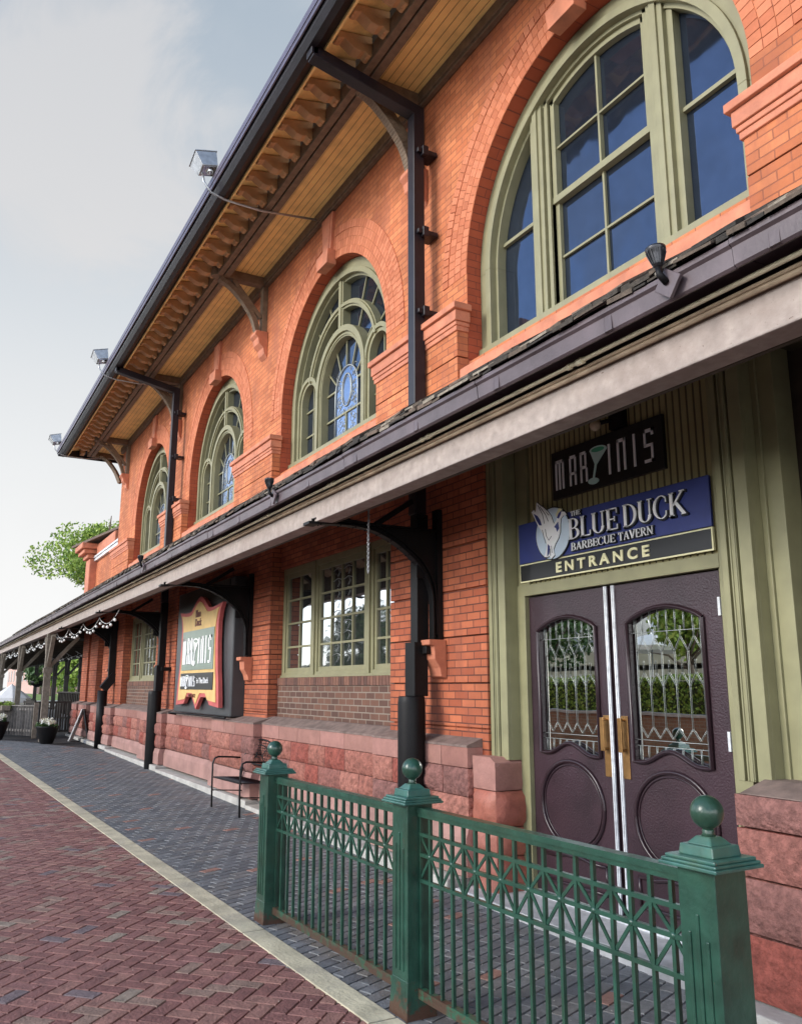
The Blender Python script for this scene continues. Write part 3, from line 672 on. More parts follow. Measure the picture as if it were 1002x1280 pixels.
# ------------------------------------------------------------------ main eaves
ZE = 8.20; EX0 = -24.85
b = MB(); b.box(-24.4, XR, 3.64, 4.295, ZE, ZE+.03); b.build('soffit', YELLOW, BLD)
b = MB(); b.box(XL-.02, XR, 4.215, 4.297, 8.075, ZE-.002); b.box(XL-.04, XR, 4.235, 4.297, 8.04, 8.075); b.build('frieze_board', BROWNW, BLD, bevel=.006)
b = MB(); b.box(-24.5, XR, 3.45, 3.535, 8.06, ZE+.05); b.box(-24.5, XR, 3.55, 3.645, 8.05, ZE+.05); b.box(-24.5, XR, 3.535, 3.55, 8.10, ZE+.04)
b.box(-24.5, -24.38, 3.645, 9, 8.055, ZE+.05)
b.build('purlin_beam', BROWNW, BLD, bevel=.006)
b = MB(); b.hexa([(EX0, 2.96, 8.24), (XR, 2.96, 8.24), (XR, 3.45, 8.34), (EX0, 3.45, 8.34), (EX0, 2.96, 8.27), (XR, 2.96, 8.27), (XR, 3.45, 8.37), (EX0, 3.45, 8.37)])
b.box(EX0, XR, 2.966, 2.992, 8.065, 8.10)
b.build('eave_board', YELLOWP, BLD)
def rafter_tail(x):
    b = MB()
    prof = [(3.45, 8.10), (3.45, 8.325), (3.05, 8.25), (3.035, 8.20), (3.06, 8.165), (3.10, 8.17), (3.13, 8.185), (3.17, 8.16), (3.24, 8.115), (3.32, 8.10), (3.37, 8.12), (3.40, 8.09), (3.43, 8.085)]
    b.prism(prof, 'x', -.065, .065)
    b.ball((0, 3.062, 8.172), .022, 8); b.ball((0, 3.405, 8.098), .022, 8)
    return b
rt0 = rafter_tail(0).build('rafter_tail', BROWNR, BLD, bevel=.008, loc=(XR-.3, 0, 0))
x = XR-.3-.39
while x > -24.3:
    c = rt0.copy(); COL.objects.link(c); c.location.x = x; x -= .39
# gutter: outer purple ogee, black inner back
b = MB()
prof = [(2.96, 8.10), (2.87, 8.05), (2.80, 8.06), (2.755, 8.12), (2.73, 8.20), (2.735, 8.25), (2.715, 8.27), (2.715, 8.30), (2.76, 8.30), (2.77, 8.21), (2.83, 8.12), (2.95, 8.12), (2.95, 8.27), (2.96, 8.27)]
b.prism(prof, 'x', EX0, XR)
b.prism([(EX0-.14, 8.12), (EX0-.14, 8.30), (EX0, 8.30), (EX0, 8.06)], 'y', 2.73, 10, 0)
b.build('eave_gutter', PIPEM, BLD)
b = MB(); b.box(EX0-.14, XR, 2.704, 2.7145, 8.215, 8.305); b.box(EX0-.14, XR, 2.712, 2.7285, 8.15, 8.214)
b.build('gutter_lip', paint('lilac_gutter_paint', (.085, .07, .10), rough=.4, var=.2), BLD)
b = MB(); b.box(EX0+.02, XR, 2.961, 3.008, 8.101, 8.26, 0); b.build('gutter_board', BROWNW, BLD)
b = MB()
b.hexa([(EX0-.1, 2.76, 8.31), (XR, 2.76, 8.31), (XR, 9, 11.0), (EX0+4, 9, 11.0), (EX0-.1, 2.76, 8.36), (XR, 2.76, 8.36), (XR, 9, 11.06), (EX0+4, 9, 11.06)])
b.hexa([(EX0-.1, 2.78, 8.30), (EX0+4, 9, 10.98), (EX0+4, 12, 10.98), (EX0-.1, 12, 8.30), (EX0-.1, 2.78, 8.35), (EX0+4, 9, 11.04), (EX0+4, 12, 11.04), (EX0-.1, 12, 8.35)])
b.build('main_roof', SLATE, BLD)
# end overhang of the eaves
b = MB(); b.box(-24.38, XL+.01, 3.65, 9, ZE+.001, ZE+.031); b.build('end_soffit', YELLOWP, BLD)
b = MB()
for i in range(13):
    y = 3.35+.42*i; b.box(EX0+.05, -24.5, y-.06, y+.06, 8.14, 8.31)
b.build('rafter_tail', BROWNR, BLD, bevel=.01)

# upper wooden brackets on terracotta corbels
def curve_pts(P, n=8):
    out_ = []
    for i in range(len(P)-1):
        p0 = P[max(i-1, 0)]; p1 = P[i]; p2 = P[i+1]; p3 = P[min(i+2, len(P)-1)]
        for k in range(n):
            t = k/n
            out_.append(tuple(.5*((2*p1[j])+(-p0[j]+p2[j])*t+(2*p0[j]-5*p1[j]+4*p2[j]-p3[j])*t*t+(-p0[j]+3*p1[j]-3*p2[j]+p3[j])*t**3) for j in range(2)))
    out_.append(tuple(P[-1])); return out_
def ribbon(b, P, t, x0, x1, m=0):
    """constant-thickness curved bar in the YZ plane"""
    n = len(P); A, B = [], []
    for i, p in enumerate(P):
        q = P[min(i+1, n-1)]; r = P[max(i-1, 0)]; d = Vector((q[0]-r[0], q[1]-r[1])).normalized(); nn = Vector((-d.y, d.x))
        A.append((p[0]+nn.x*t/2, p[1]+nn.y*t/2)); B.append((p[0]-nn.x*t/2, p[1]-nn.y*t/2))
    for i in range(n-1):
        b.hexa([(x0, *B[i]), (x1, *B[i]), (x1, *B[i+1]), (x0, *B[i+1]), (x0, *A[i]), (x1, *A[i]), (x1, *A[i+1]), (x0, *A[i+1])], m)
def eave_bracket(x):
    b = MB()
    b.box(-.075, .075, 3.44, 4.22, 8.055, 8.198); b.lathe([(.075, 0)]*1+[(.075, .15)], (0, 3.44, 8.05), 14)
    b.box(-.07, .07, 4.215, 4.299, 7.22, 8.05)
    ribbon(b, curve_pts([(3.50, 8.03), (3.70, 7.93), (3.90, 7.74), (4.07, 7.50), (4.17, 7.20)]), .085, -.055, .055)
    ribbon(b, [(3.72, 8.06), (4.2, 7.50)], .07, -.045, .045)
    o = b.build('eave_bracket', BROWNW, BLD, bevel=.006, loc=(x, 0, 0))
    b = MB(); b.prism([(4.299, 7.24), (4.10, 7.24), (4.08, 7.17), (4.13, 7.12), (4.15, 7.03), (4.22, 6.96), (4.24, 6.86), (4.299, 6.80)], 'x', -.13, .13)
    b.build('corbel', TERRA, o, bevel=.01)
    return o
for x in (-7.22, -12.20, -17.4, -22.75, -2.2): eave_bracket(x)
# corner brace at the end of the block
b = MB(); s0 = 0
ribbon(b, curve_pts([(3.50, 8.03), (3.72, 7.90), (3.92, 7.70), (4.09, 7.48), (4.24, 7.20)]), .085, -.055, .055)
b.xf(Matrix.Translation((XL, 4.27, 0)) @ Matrix.Rotation(R(-52), 4, 'Z') @ Matrix.Translation((0, -4.27, 0)))
b.build('corner_bracket', BROWNW, BLD)

# downspouts of the main gutter: sloping leader, square pipe, lower boot and iron pipe
def downspout(x, boot=True, xl=None):
    xl = x if xl is None else xl
    b = MB()
    b.hexa([(x-.07, 2.84, 7.96), (x+.07, 2.84, 7.96), (x+.07, 4.12, 7.70), (x-.07, 4.12, 7.70), (x-.07, 2.84, 8.09), (x+.07, 2.84, 8.09), (x+.07, 4.12, 7.83), (x-.07, 4.12, 7.83)])
    b.box(x-.07, x+.07, 2.82, 2.90, 7.98, 8.13)
    b.box(x-.068, x+.068, 4.02, 4.15, 3.3, 7.83)
    for z in (7.25, 6.3, 5.4): 
        b.box(x-.085, x+.11, 4.05, 4.29, z, z+.05); b.box(x+.07, x+.13, 4.10, 4.17, z-.03, z+.08)
    o = b.build('downspout', PIPEM, BLD, bevel=.008)
    b = MB(); b.box(xl-.065, xl+.065, 4.04, 4.17, 2.05, 3.299)
    b.box(xl-.10, xl+.08, 4.0, 4.15, 1.56, 2.06)
    b.lathe([(.13, gz(x)-.02), (.13, 1.5), (.122, 1.56)], (xl-.01, 4.02, 0), 22)
    b.box(xl+.07, xl+.16, 4.08, 4.28, 1.95, 2.02)
    b.build('lower_downpipe', BLACKI, o, bevel=.006)
downspout(-6.98); downspout(-17.05, xl=-17.1)
b = MB(); b.lathe([(.12, gz(-22.4)-.02), (.12, 1.55)], (-22.6, 4.0, 0), 20); b.bar((-22.6, 4.0, 1.58), (-22.6, 4.28, 1.95), .2, .2); b.box(-22.66, -22.54, 4.1, 4.26, 1.9, 3.3)
b.build('downspout', BLACKI, BLD)

# ------------------------------------------------------------------ lower storey
YL = 4.42          # recessed bay plane
YP = 4.27          # pier plane
GL = [1.29, 1.68, 2.10, 2.53, 2.95]
def pier(x0, x1):
    b = MB(); grooved(b, x0, x1, YP, YL+.1, 1.0, 4.3, GL); return b.build('lower_pier', BR_LO, BLD, bevel=.004)
PIERS = [(-27.9, -26.9), (-26.5, -25.3), (-24.4, -21.75), (-18.30, -16.68), (-13.25, -11.50), (-7.87, -6.105)]
for p in PIERS: pier(*p)
b = MB(); b.box(-16.68, -13.25, YL, YL+.12, 1.0, 4.3); b.box(-28, -6.1, 4.601, 4.639, 3.4, 4.3)
for x0, x1 in ((-21.75, -18.30), (-11.50, -7.87)): b.box(x0, x1, YL, YL+.12, 3.32, 4.3)
b.box(-25.3, -24.4, YL+.05, YL+.2, 2.6, 4.3); b.box(-26.9, -26.5, YL, YL+.12, 0, 4.3)
b.build('lower_wall', BR_LO, BLD)
for x0, x1 in ((-21.75, -18.30), (-11.50, -7.87)):
    b = MB(); b.box(x0, x1, YL, YL+.12, 1.15, 1.655); b.box(x0, x1, YL+.02, YL+.12, 1.655, 1.77); b.build('brick_apron', BR_BROWN, BLD)
SOLD = islands('brown_soldier', [(0, (.15, .07, .05)), (.4, (.10, .05, .038)), (.7, (.19, .09, .06))])
for x0, x1 in ((-21.75, -18.30), (-11.50, -7.87)):
    b = MB(); x = x0
    while x < x1-.03: b.box(x+.004, min(x+.072, x1), YL-.012, YL+.1, 1.662, 1.765); x += .076
    b.build('soldier_course', SOLD, BLD, bevel=.003)

def casement(cx0, cx1):
    """three-light window between cx0 and cx1, modelled from x0"""
    W_ = cx1-cx0
    b = MB(); y = 4.465
    b.box(0, W_, y, 4.60, 1.765, 1.84); b.box(0, W_, y, 4.60, 3.235, 3.32)
    b.box(.01, W_-.01, y-.025, y, 1.765, 1.80)
    for a, c in ((0, .10), (1.02, 1.24), (2.62, 2.84), (W_-.10, W_)): b.box(a, c, y+.001, 4.601, 1.84, 3.235)
    for a, c in ((1.08, 1.18), (2.68, 2.78)): b.box(a, c, y-.022, y+.002, 1.80, 3.30)
    for a, c in ((.10, 1.02), (1.24, 2.62), (2.84, W_-.10)):
        b.box(a, c, 4.485, 4.602, 1.84, 1.90); b.box(a, c, 4.485, 4.602, 3.17, 3.235); b.box(a, a+.05, 4.486, 4.603, 1.90, 3.17); b.box(c-.05, c, 4.486, 4.603, 1.90, 3.17)
    o = b.build('casement_window', OLIVE, BLD, bevel=.004, loc=(cx0, 0, 0))
    b = MB(); b.box(.05, W_-.05, 4.512, 4.522, 1.85, 3.22); b.build('glass', GLASS_LO, o)
    b = MB()
    for z in (2.19, 2.52, 2.85):
        for a, c in ((.15, .97), (1.29, 2.57), (2.89, W_-.15)): b.box(a, c, 4.492, 4.511, z-.013, z+.013)
    for xx in (.57, 1.62, 1.93, 2.24, 3.12, 3.36): 
        if xx < W_-.1: b.box(xx-.013, xx+.013, 4.491, 4.5105, 1.90, 3.17)
    b.build('muntin', OLIVE, o)
    b = MB()
    for k in range(2):
        for j in range(9):
            xc = 1.775+.31*k; z = 2.0+.135*j
            b.tube([(xc, 4.505, z-.05), (xc+.055, 4.505, z), (xc, 4.505, z+.06), (xc-.055, 4.505, z), (xc, 4.505, z-.05)], .004, 4, cap=False)
            b.tube([(xc-.13, 4.506, z+.03), (xc, 4.506, z+.06), (xc+.13, 4.506, z+.03)], .004, 4)
    b.build('lead_came', LEAD, o)
    return o
w1 = casement(-11.49, -7.88)
w2 = copy_tree(w1, BLD); w2.location.x = -21.74

# stone plinth: piers and bays, with hewn courses
CONSTR = [(.97, 1.135), (.735, .962), (.50, .728)]
def plinth(x0, x1, yf, seed, top=True):
    b = MB(); rnd = random.Random(seed)
    for ci, (z0, z1) in enumerate(CONSTR):
        x = x0
        while x < x1-.02:
            L_ = rnd.uniform(.38, .62) if ci else rnd.uniform(.5, .75)
            if x1-(x+L_) < .25: L_ = x1-x
            if ci: b.rock(x+.008, x+L_-.008, yf, yf+.25, z0, z1, bulge=.032, seed=rnd.random()*50, m=0, rough=.9)
            else: b.rock(x+.004, x+L_-.004, yf-.005, yf+.25, z0, z1, bulge=.004, seed=rnd.random()*50, m=1, rough=1)
            x += L_
    # sloped ledge
    b.prism([(yf-.012, 1.137), (yf-.012, 1.155), (4.34, 1.235), (4.40, 1.235), (4.40, 1.137)], 'x', x0, x1, 2)
    b.prism([(yf-.03, gz(x0)+.10), (yf-.03, .40), (yf-.005, .485), (4.40, .485), (4.40, gz(x0)+.10)], 'x', x0, x1, 3)
    return b.build('plinth', [STONE, STONE_CAP, LEDGE, BASE], BLD)
for i, (x0, x1, yf) in enumerate([(-28.0, -26.9, 4.05), (-26.5, -25.2, 4.05), (-24.5, -21.65, 4.05), (-21.65, -18.40, 4.15), (-18.40, -16.58, 4.05), (-16.58, -13.35, 4.15), (-13.35, -11.40, 4.05), (-11.40, -7.97, 4.17), (-7.97, -6.20, 4.12)]):
    plinth(x0, x1, yf, i+3)
b = MB()
for x0, x1 in ((-28, -21.6), (-21.6, -16.5), (-16.5, -11.4), (-11.4, -6.3)):
    b.box(x0+.004, x1-.004, 3.96, 4.38, gz(x0)-.05, gz(x1)+.10)
b.build('footing', CONC, BLD, bevel=.01)
# door jamb stones
def jambstones(x0, x1, yf, sets, name='jamb_stones'):
    b = MB()
    for i, (z0, z1, bl, m) in enumerate(sets): b.rock(x0, x1, yf, 4.60, z0+.004, z1-.004, bulge=bl, seed=i*7+3, m=m)
    return b
b = jambstones(-6.19, -5.865, 4.16, [(.81, 1.04, .014, 1), (.525, .81, .048, 0), (.30, .525, .04, 0), (-.04, .30, .03, 0)])
b.prism([(-6.19, 1.075), (-5.93, 1.075), (-5.862, 1.035), (-5.862, 1.0), (-6.19, 1.0)], 'y', 4.155, 4.44, 1)
b.build('jamb_stones', [islands('red_hewn_stone', [(0, (.36, .12, .08)), (.4, (.31, .095, .065)), (.7, (.40, .15, .11))], rough=.5, bump=.5, noise_amt=.25), STONE_CAP], BLD)
b = jambstones(-3.42, -2.5, 4.07, [(.885, 1.06, .02, 0), (.625, .88, .02, 0), (.335, .62, .03, 0), (.0, .33, .02, 0)])
b.prism([(4.07, 1.06), (4.07, 1.065), (4.28, 1.125), (4.6, 1.125), (4.6, 1.06)], 'x', -3.38, 3.2, 1)
for k in range(5):
    x0 = -2.495+k*1.1
    for i, (z0, z1) in enumerate(((.885, 1.06), (.625, .88), (.335, .62), (0, .33))): b.rock(x0, x0+1.09, 4.07, 4.5, z0+.004, z1-.004, bulge=.02, seed=k*5+i, m=0)
b.build('jamb_stones', [STONE, LEDGE], BLD)
b = MB(); b.box(-3.42, 3.2, 3.92, 4.5, -.12, -.005); b.build('footing', CONC, BLD, bevel=.01)

# ------------------------------------------------------------------ entrance
# pilasters with grooves
def pilaster(x0, x1, z0):
    b = MB(); w = x1-x0
    b.box(x0, x1, 4.33, 4.44, z0, 4.1)
    for a, c in ((0, .20), (.29, .52), (.60, 1.0)): b.box(x0+w*a, x0+w*c, 4.295, 4.331, z0+.001, 4.099)
    b.box(x0+w*.31, x0+w*.36, 4.287, 4.296, z0+.002, 4.09); b.box(x0+w*.44, x0+w*.50, 4.287, 4.296, z0+.002, 4.09)
    return b
b = pilaster(-6.104, -5.86, 1.05); b.build('door_pilaster', OLIVE_D, BLD, bevel=.004)
b = pilaster(-3.57, -3.34, 1.10); b.build('door_pilaster', OLIVE_D, BLD, bevel=.004)
b = MB()
b.box(-5.862, -5.75, 4.425, 4.56, .06, 2.46)                      # left jamb
b.box(-3.70, -3.572, 4.425, 4.56, 1.0, 3.9); b.box(-3.72, -3.70, 4.44, 4.56, .06, 2.46); b.box(-3.70, -3.573, 4.45, 4.6, .06, 1.0)
b.box(-5.86, -3.701, 4.424, 4.56, 2.405, 2.50)                    # head
b.box(-5.86, -5.70, 4.44, 4.55, 2.50, 3.9)
b.box(-3.34, -3.19, 4.43, 4.6, 1.12, 3.9); b.box(-3.34, -3.30, 4.41, 4.43, 1.12, 3.9)
b.build('door_frame', OLIVE_D, BLD, bevel=.004)
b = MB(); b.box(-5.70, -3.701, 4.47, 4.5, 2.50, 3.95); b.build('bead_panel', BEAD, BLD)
b = MB(); b.box(-3.19, 3.2, 5.0, 5.05, 1.0, 4.3); b.box(-1.4, -1.25, 4.43, 5, 1.12, 4.2); b.box(-3.19, 3.2, 4.5, 5.0, 3.75, 4.2); b.box(-1.2, 3.2, 4.5, 4.6, 1.12, 3.9)
b.box(-3.19, -1.4, 4.90, 4.99, 1.12, 1.35)
b.build('recessed_panel', paint('dark_olive_panel', (.07, .062, .035), rough=.6, var=.25), BLD)
b = MB(); b.box(-6.20, -3.42, 3.97, 4.47, -.12, .035); b.box(-5.86, -3.70, 4.47, 4.6, -.05, .055); b.build('door_step', paint('pale_granite', (.56, .55, .54), rough=.6, var=.2, scale=8, stain=(.3, .29, .28)), BLD, bevel=.008)
b = MB(); b.box(-5.85, -3.71, 4.40, 4.50, .0355, .062); b.build('threshold', WHITEM, BLD, bevel=.003)

DW = 1.0
def door_leaf(side, xh):
    """side=-1: left leaf, hinged at its left; local x from 0 (hinge) to DW (meeting edge), mirrored for the right leaf"""
    sx = 1 if side < 0 else -1
    def X(u): return u*sx
    def bx(b, u0, u1, y0, y1, z0, z1, m=0): b.box(X(u0), X(u1), y0, y1, z0, z1, m)
    z0, z1 = .07, 2.395
    gx0, gx1 = .155, .855; gb, gt = 1.13, 2.10; gr = .10
    # leaf built round the glazed opening
    b = MB()
    bx(b, .0, gx0, 4.47, 4.52, z0, z1); bx(b, gx1, DW, 4.47, 4.52, z0, z1)
    n = 16
    def top(u): t = (u-gx0)/(gx1-gx0); return gt+.10*math.sin(PI*t)**.8 if 0 < t < 1 else gt
    def bot(u):
        t = (u-gx0)/(gx1-gx0)
        return gb+.0+(.085*(.5-.5*math.cos(2*PI*min(max((t-.12)/.76, 0), 1))))
    for i in range(n):
        u0 = gx0+(gx1-gx0)*i/n; u1 = gx0+(gx1-gx0)*(i+1)/n
        for y0, y1 in ((4.47, 4.52),):
            for (a0, a1, b0, b1) in ((top(u0), top(u1), z1, z1), (z0, z0, bot(u0), bot(u1))):
                P = [(X(u0), a0), (X(u1), a1), (X(u1), b1), (X(u0), b0)]
                if sx < 0: P = P[::-1]
                b.prism(P, 'y', y0, y1)
    o = b.build('door', DOORP, BLD, loc=(xh, 0, 0))
    # bolection mouldings round glass and the oval
    b = MB()
    loop = [(gx0, bot(gx0))]+[(gx0, gt)]
    loop = [(gx0+(gx1-gx0)*i/n, top(gx0+(gx1-gx0)*i/n)) for i in range(n+1)]+[(gx0+(gx1-gx0)*i/n, bot(gx0+(gx1-gx0)*i/n)) for i in range(n, -1, -1)]
    loop.append(loop[0])
    b.tube([(X(u), 4.462, z) for u, z in loop], .017, 8, cap=False)
    b.tube([(X(u+(.02 if u < .5 else -.02)*0), 4.452, z) for u, z in loop], .009, 6, cap=False)
    oc, oz, ou, ov = .505, .755, .36, .325
    lp = [(oc+ou*math.cos(2*PI*i/40), oz+ov*math.sin(2*PI*i/40)) for i in range(41)]
    b.tube([(X(u), 4.465, z) for u, z in lp], .016, 8, cap=False)
    lp = [(oc+(ou-.03)*math.cos(2*PI*i/40), oz+(ov-.03)*math.sin(2*PI*i/40)) for i in range(41)]
    b.tube([(X(u), 4.467, z) for u, z in lp], .007, 6, cap=False)
    for zz in (.36, .17): 
        b.tube([(X(.14), 4.466, zz), (X(.30), 4.466, zz), (X(.40), 4.466, zz+.02 if zz > .3 else zz), (X(.60), 4.466, zz+.02 if zz > .3 else zz), (X(.70), 4.466, zz), (X(.86), 4.466, zz)], .014, 6)
    for uu in (.14, .86): b.tube([(X(uu), 4.466, .17), (X(uu), 4.466, .36)], .014, 6)
    b.build('door_moulding', DOORD, o)
    b = MB(); bx(b, gx0-.02, gx1+.02, 4.500, 4.506, gb-.02, gt+.12); b.build('glass', GLASS_DR, o)
    # leaded pattern: rows of pointed lancets, with a border
    b = MB(); yy = 4.494; r = .0022
    for u in (gx0+.055, gx1-.055): b.tube([(X(u), yy, gb), (X(u), yy, gt+.05)], r, 5)
    for z in (gb+.15, gt-.07): b.tube([(X(gx0), yy, z), (X(gx1), yy, z)], r, 5)
    b.tube([(X(gx0), yy, gb+.11), (X(gx1), yy, gb+.11)], r, 5)
    m_ = 5; wv = (gx1-gx0-.11)/m_
    for i in range(m_):
        u0 = gx0+.055+wv*i
        for zt_, zl in ((gt-.16, gt-.55), (gb+.57, gb+.24)):
            b.tube([(X(u0), yy, zt_-.05), (X(u0+wv/2), yy, zt_+.045), (X(u0+wv), yy, zt_-.05)], r, 5)
            b.tube([(X(u0+wv*.5), yy, zt_+.045), (X(u0+wv*.5), yy, zt_+.12)], r, 5)
        b.tube([(X(u0), yy, gb+.24), (X(u0+wv/2), yy, gb+.165), (X(u0+wv), yy, gb+.24)], r, 5)
        b.tube([(X(u0), yy, gb+.24), (X(u0), yy, gt-.20)], r, 5)
        b.tube([(X(u0+wv/2), yy, gb+.60), (X(u0+wv/2), yy, gb+.70), ], r, 5)
    for i in range(9):
        u0 = gx0+.04+(gx1-gx0-.08)*i/8; b.tube([(X(u0), yy+.001, gb), (X(u0), yy+.001, gb+.11)], r, 5); b.tube([(X(u0), yy+.001, gt-.07), (X(u0), yy+.001, top(u0))], r, 5)
    b.build('lead_came', LEAD, o)
    # brass pull with backplate
    b = MB(); bx(b, .895, .965, 4.462, 4.471, 1.00, 1.44)
    for zz in (1.41, 1.20): b.tube([(X(.93), 4.47, zz), (X(.93), 4.425, zz)], .010, 8)
    b.bar((X(.93), 4.418, 1.425), (X(.93), 4.418, 1.185), .04, .014)
    b.build('door_handle', BRASS, o, bevel=.004)
    b = MB()
    for zz in (.35, 1.25, 2.1): b = MB(); bx(b, -.006, .014, 4.452, 4.468, zz, zz+.12); b.build('hinge', WHITEM, o)
    b = MB(); bx(b, DW-.032, DW-.004, 4.458, 4.471, z0, z1+.0); bx(b, DW-.022, DW-.014, 4.450, 4.459, z0, z1)
    b.build('astragal', WHITEM, o)
    return o
door_leaf(-1, -5.79); door_leaf(1, -3.745)
# the gap between the two leaves
b = MB(); b.box(-4.795, -4.745, 4.49, 4.53, .07, 2.40); b.build('door_stop', DOORD, BLD)
# wall lamp over the door
LMP = empty('wall_lamp', (-4.60, 4.46, 3.62)); tag(LMP, 'small dim lamp with a round globe above the black cocktail sign', 'wall lamp')
b = MB(); b.box(-.02, .12, -.05, .03, -.04, .12); b.tube([(.0, -.03, .04), (-.06, -.10, .02)], .018, 8); b.build('bracket', BLACKI, LMP)
b = MB(); b.ball((-.08, -.13, .0), .045, 14); b.build('globe', plain('amber_globe', (.5, .38, .25), .2), LMP)

# ------------------------------------------------------------------ canopy
CX0, CX1 = -75.0, 4.0
def ce(prof, name, m, x0=CX0, x1=CX1, bev=0):
    b = MB(); b.prism(prof, 'x', x0, x1); return b.build(name, m, BLD, bevel=bev)
b = MB(); b.box(CX0, CX1, 2.94, 3.10, 3.10, 3.285); b.build('canopy_beam', PINKBEAM, BLD, bevel=.008)
b = MB(); b.prism([(2.932, 3.286), (2.905, 3.292), (2.905, 3.306), (3.1, 3.306), (3.1, 3.286)], 'x', CX0, CX1)
b.tube([(CX0, 2.912, 3.288), (CX1, 2.912, 3.288)], .013, 8)
b.tube([(CX0, 2.90, 3.308), (CX1, 2.90, 3.308)], .009, 8)
b.build('canopy_moulding', TAN, BLD)
b = MB(); rj = random.Random(3); b.tube([(CX0, 2.855, 3.326)]+[(-30+1.13*i, 2.855+rj.uniform(-.004, .004), 3.326+rj.uniform(-.006, .004)) for i in range(30)]+[(CX1, 2.855, 3.326)], .0125, 8)
x = -1.6
while x > -30:
    b.tube([(x, 2.855, 3.326), (x-.05, 2.855, 3.326)], .019, 8); b.tube([(x-.10, 2.855, 3.326), (x-.125, 2.855, 3.326)], .018, 8)
    b.tube([(x-.02, 2.855, 3.326), (x-.02, 2.852, 3.345)], .008, 6); x -= 1.55
b.build('conduit', CREAMP, BLD)
b = MB()
b.prism([(2.757, 3.335), (2.745, 3.345), (2.738, 3.42), (2.722, 3.432), (2.722, 3.455), (2.78, 3.46), (2.78, 3.42), (3.1, 3.425), (3.1, 3.40), (2.78, 3.395), (2.775, 3.34)], 'x', CX0, -30)
x = -30.0; rj = random.Random(77)
while x < CX1:
    x2 = min(x+1.86, CX1); dy, dz = rj.uniform(-.004, .004), rj.uniform(-.005, .004)
    b.prism([(p[0]+dy, p[1]+dz) for p in [(2.757, 3.335), (2.745, 3.345), (2.738, 3.42), (2.722, 3.432), (2.722, 3.455), (2.78, 3.46), (2.78, 3.42), (3.1, 3.425), (3.1, 3.40), (2.78, 3.395), (2.775, 3.34)]], 'x', x+.002, x2-.002); x = x2
x = -1.0
while x > -45: b.box(x-.003, x+.003, 2.7355, 2.76, 3.340, 3.42); b.box(x, x+.05, 2.7365, 2.76, 3.343, 3.418); x -= .93
b.build('canopy_fascia', PURPLE, BLD)
b = MB(); rnd = random.Random(5)   # ragged shingle butts along the eave
for layer in range(5):
    x = -34.0
    while x < CX1:
        w = rnd.uniform(.07, .24); y = 2.705+.022*layer+rnd.uniform(-.018, .018); z = 3.462+.021*layer+rnd.uniform(-.005, .006)
        th = rnd.uniform(.010, .026); dz = rnd.uniform(-.010, .012)
        b.hexa([(x, y, z), (x+w-.008, y, z+dz), (x+w-.008, y+.5, z+.33), (x, y+.5, z+.33), (x, y, z+th), (x+w-.008, y, z+th+dz), (x+w-.008, y+.5, z+th+.33), (x, y+.5, z+th+.33)])
        x += w
    
b.build('shingle_edge', SLATE, BLD)
b = MB()
b.hexa([(CX0, 2.76, 3.50), (CX1, 2.76, 3.50), (CX1, 4.31, 4.48), (CX0, 4.31, 4.48), (CX0, 2.76, 3.52), (CX1, 2.76, 3.52), (CX1, 4.31, 4.50), (CX0, 4.31, 4.50)])
b.build('canopy_roof', paint('bounce_pale_roofing', (.44, .41, .36), rough=.9, var=.25), BLD)  # unseen roof top made pale to bounce light up to the eave soffit
b = MB(); b.hexa([(-28, 3.101, 3.47), (CX1, 3.101, 3.47), (CX1, 4.29, 4.22), (-28, 4.29, 4.22), (-28, 3.101, 3.50), (CX1, 3.101, 3.50), (CX1, 4.29, 4.25), (-28, 4.29, 4.25)]); b.build('canopy_ceiling', BOUNCEB, BLD)
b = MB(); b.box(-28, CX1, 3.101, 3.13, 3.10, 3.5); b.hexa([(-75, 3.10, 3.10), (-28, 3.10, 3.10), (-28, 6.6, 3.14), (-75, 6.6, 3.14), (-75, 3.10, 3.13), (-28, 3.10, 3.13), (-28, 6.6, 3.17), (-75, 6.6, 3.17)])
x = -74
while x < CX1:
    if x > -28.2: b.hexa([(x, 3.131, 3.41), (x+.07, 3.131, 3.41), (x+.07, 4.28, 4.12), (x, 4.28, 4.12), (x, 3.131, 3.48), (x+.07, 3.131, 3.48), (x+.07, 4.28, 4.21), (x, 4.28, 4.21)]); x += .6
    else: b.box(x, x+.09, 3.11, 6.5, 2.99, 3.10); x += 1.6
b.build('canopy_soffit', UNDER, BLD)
b = MB(); b.prism([(3.11, 3.145), (4.64, 3.145), (4.64, 4.40), (4.30, 4.40), (3.11, 3.68)], 'x', -28.06, -28.0); b.build('canopy_end_board', UNDER, BLD)
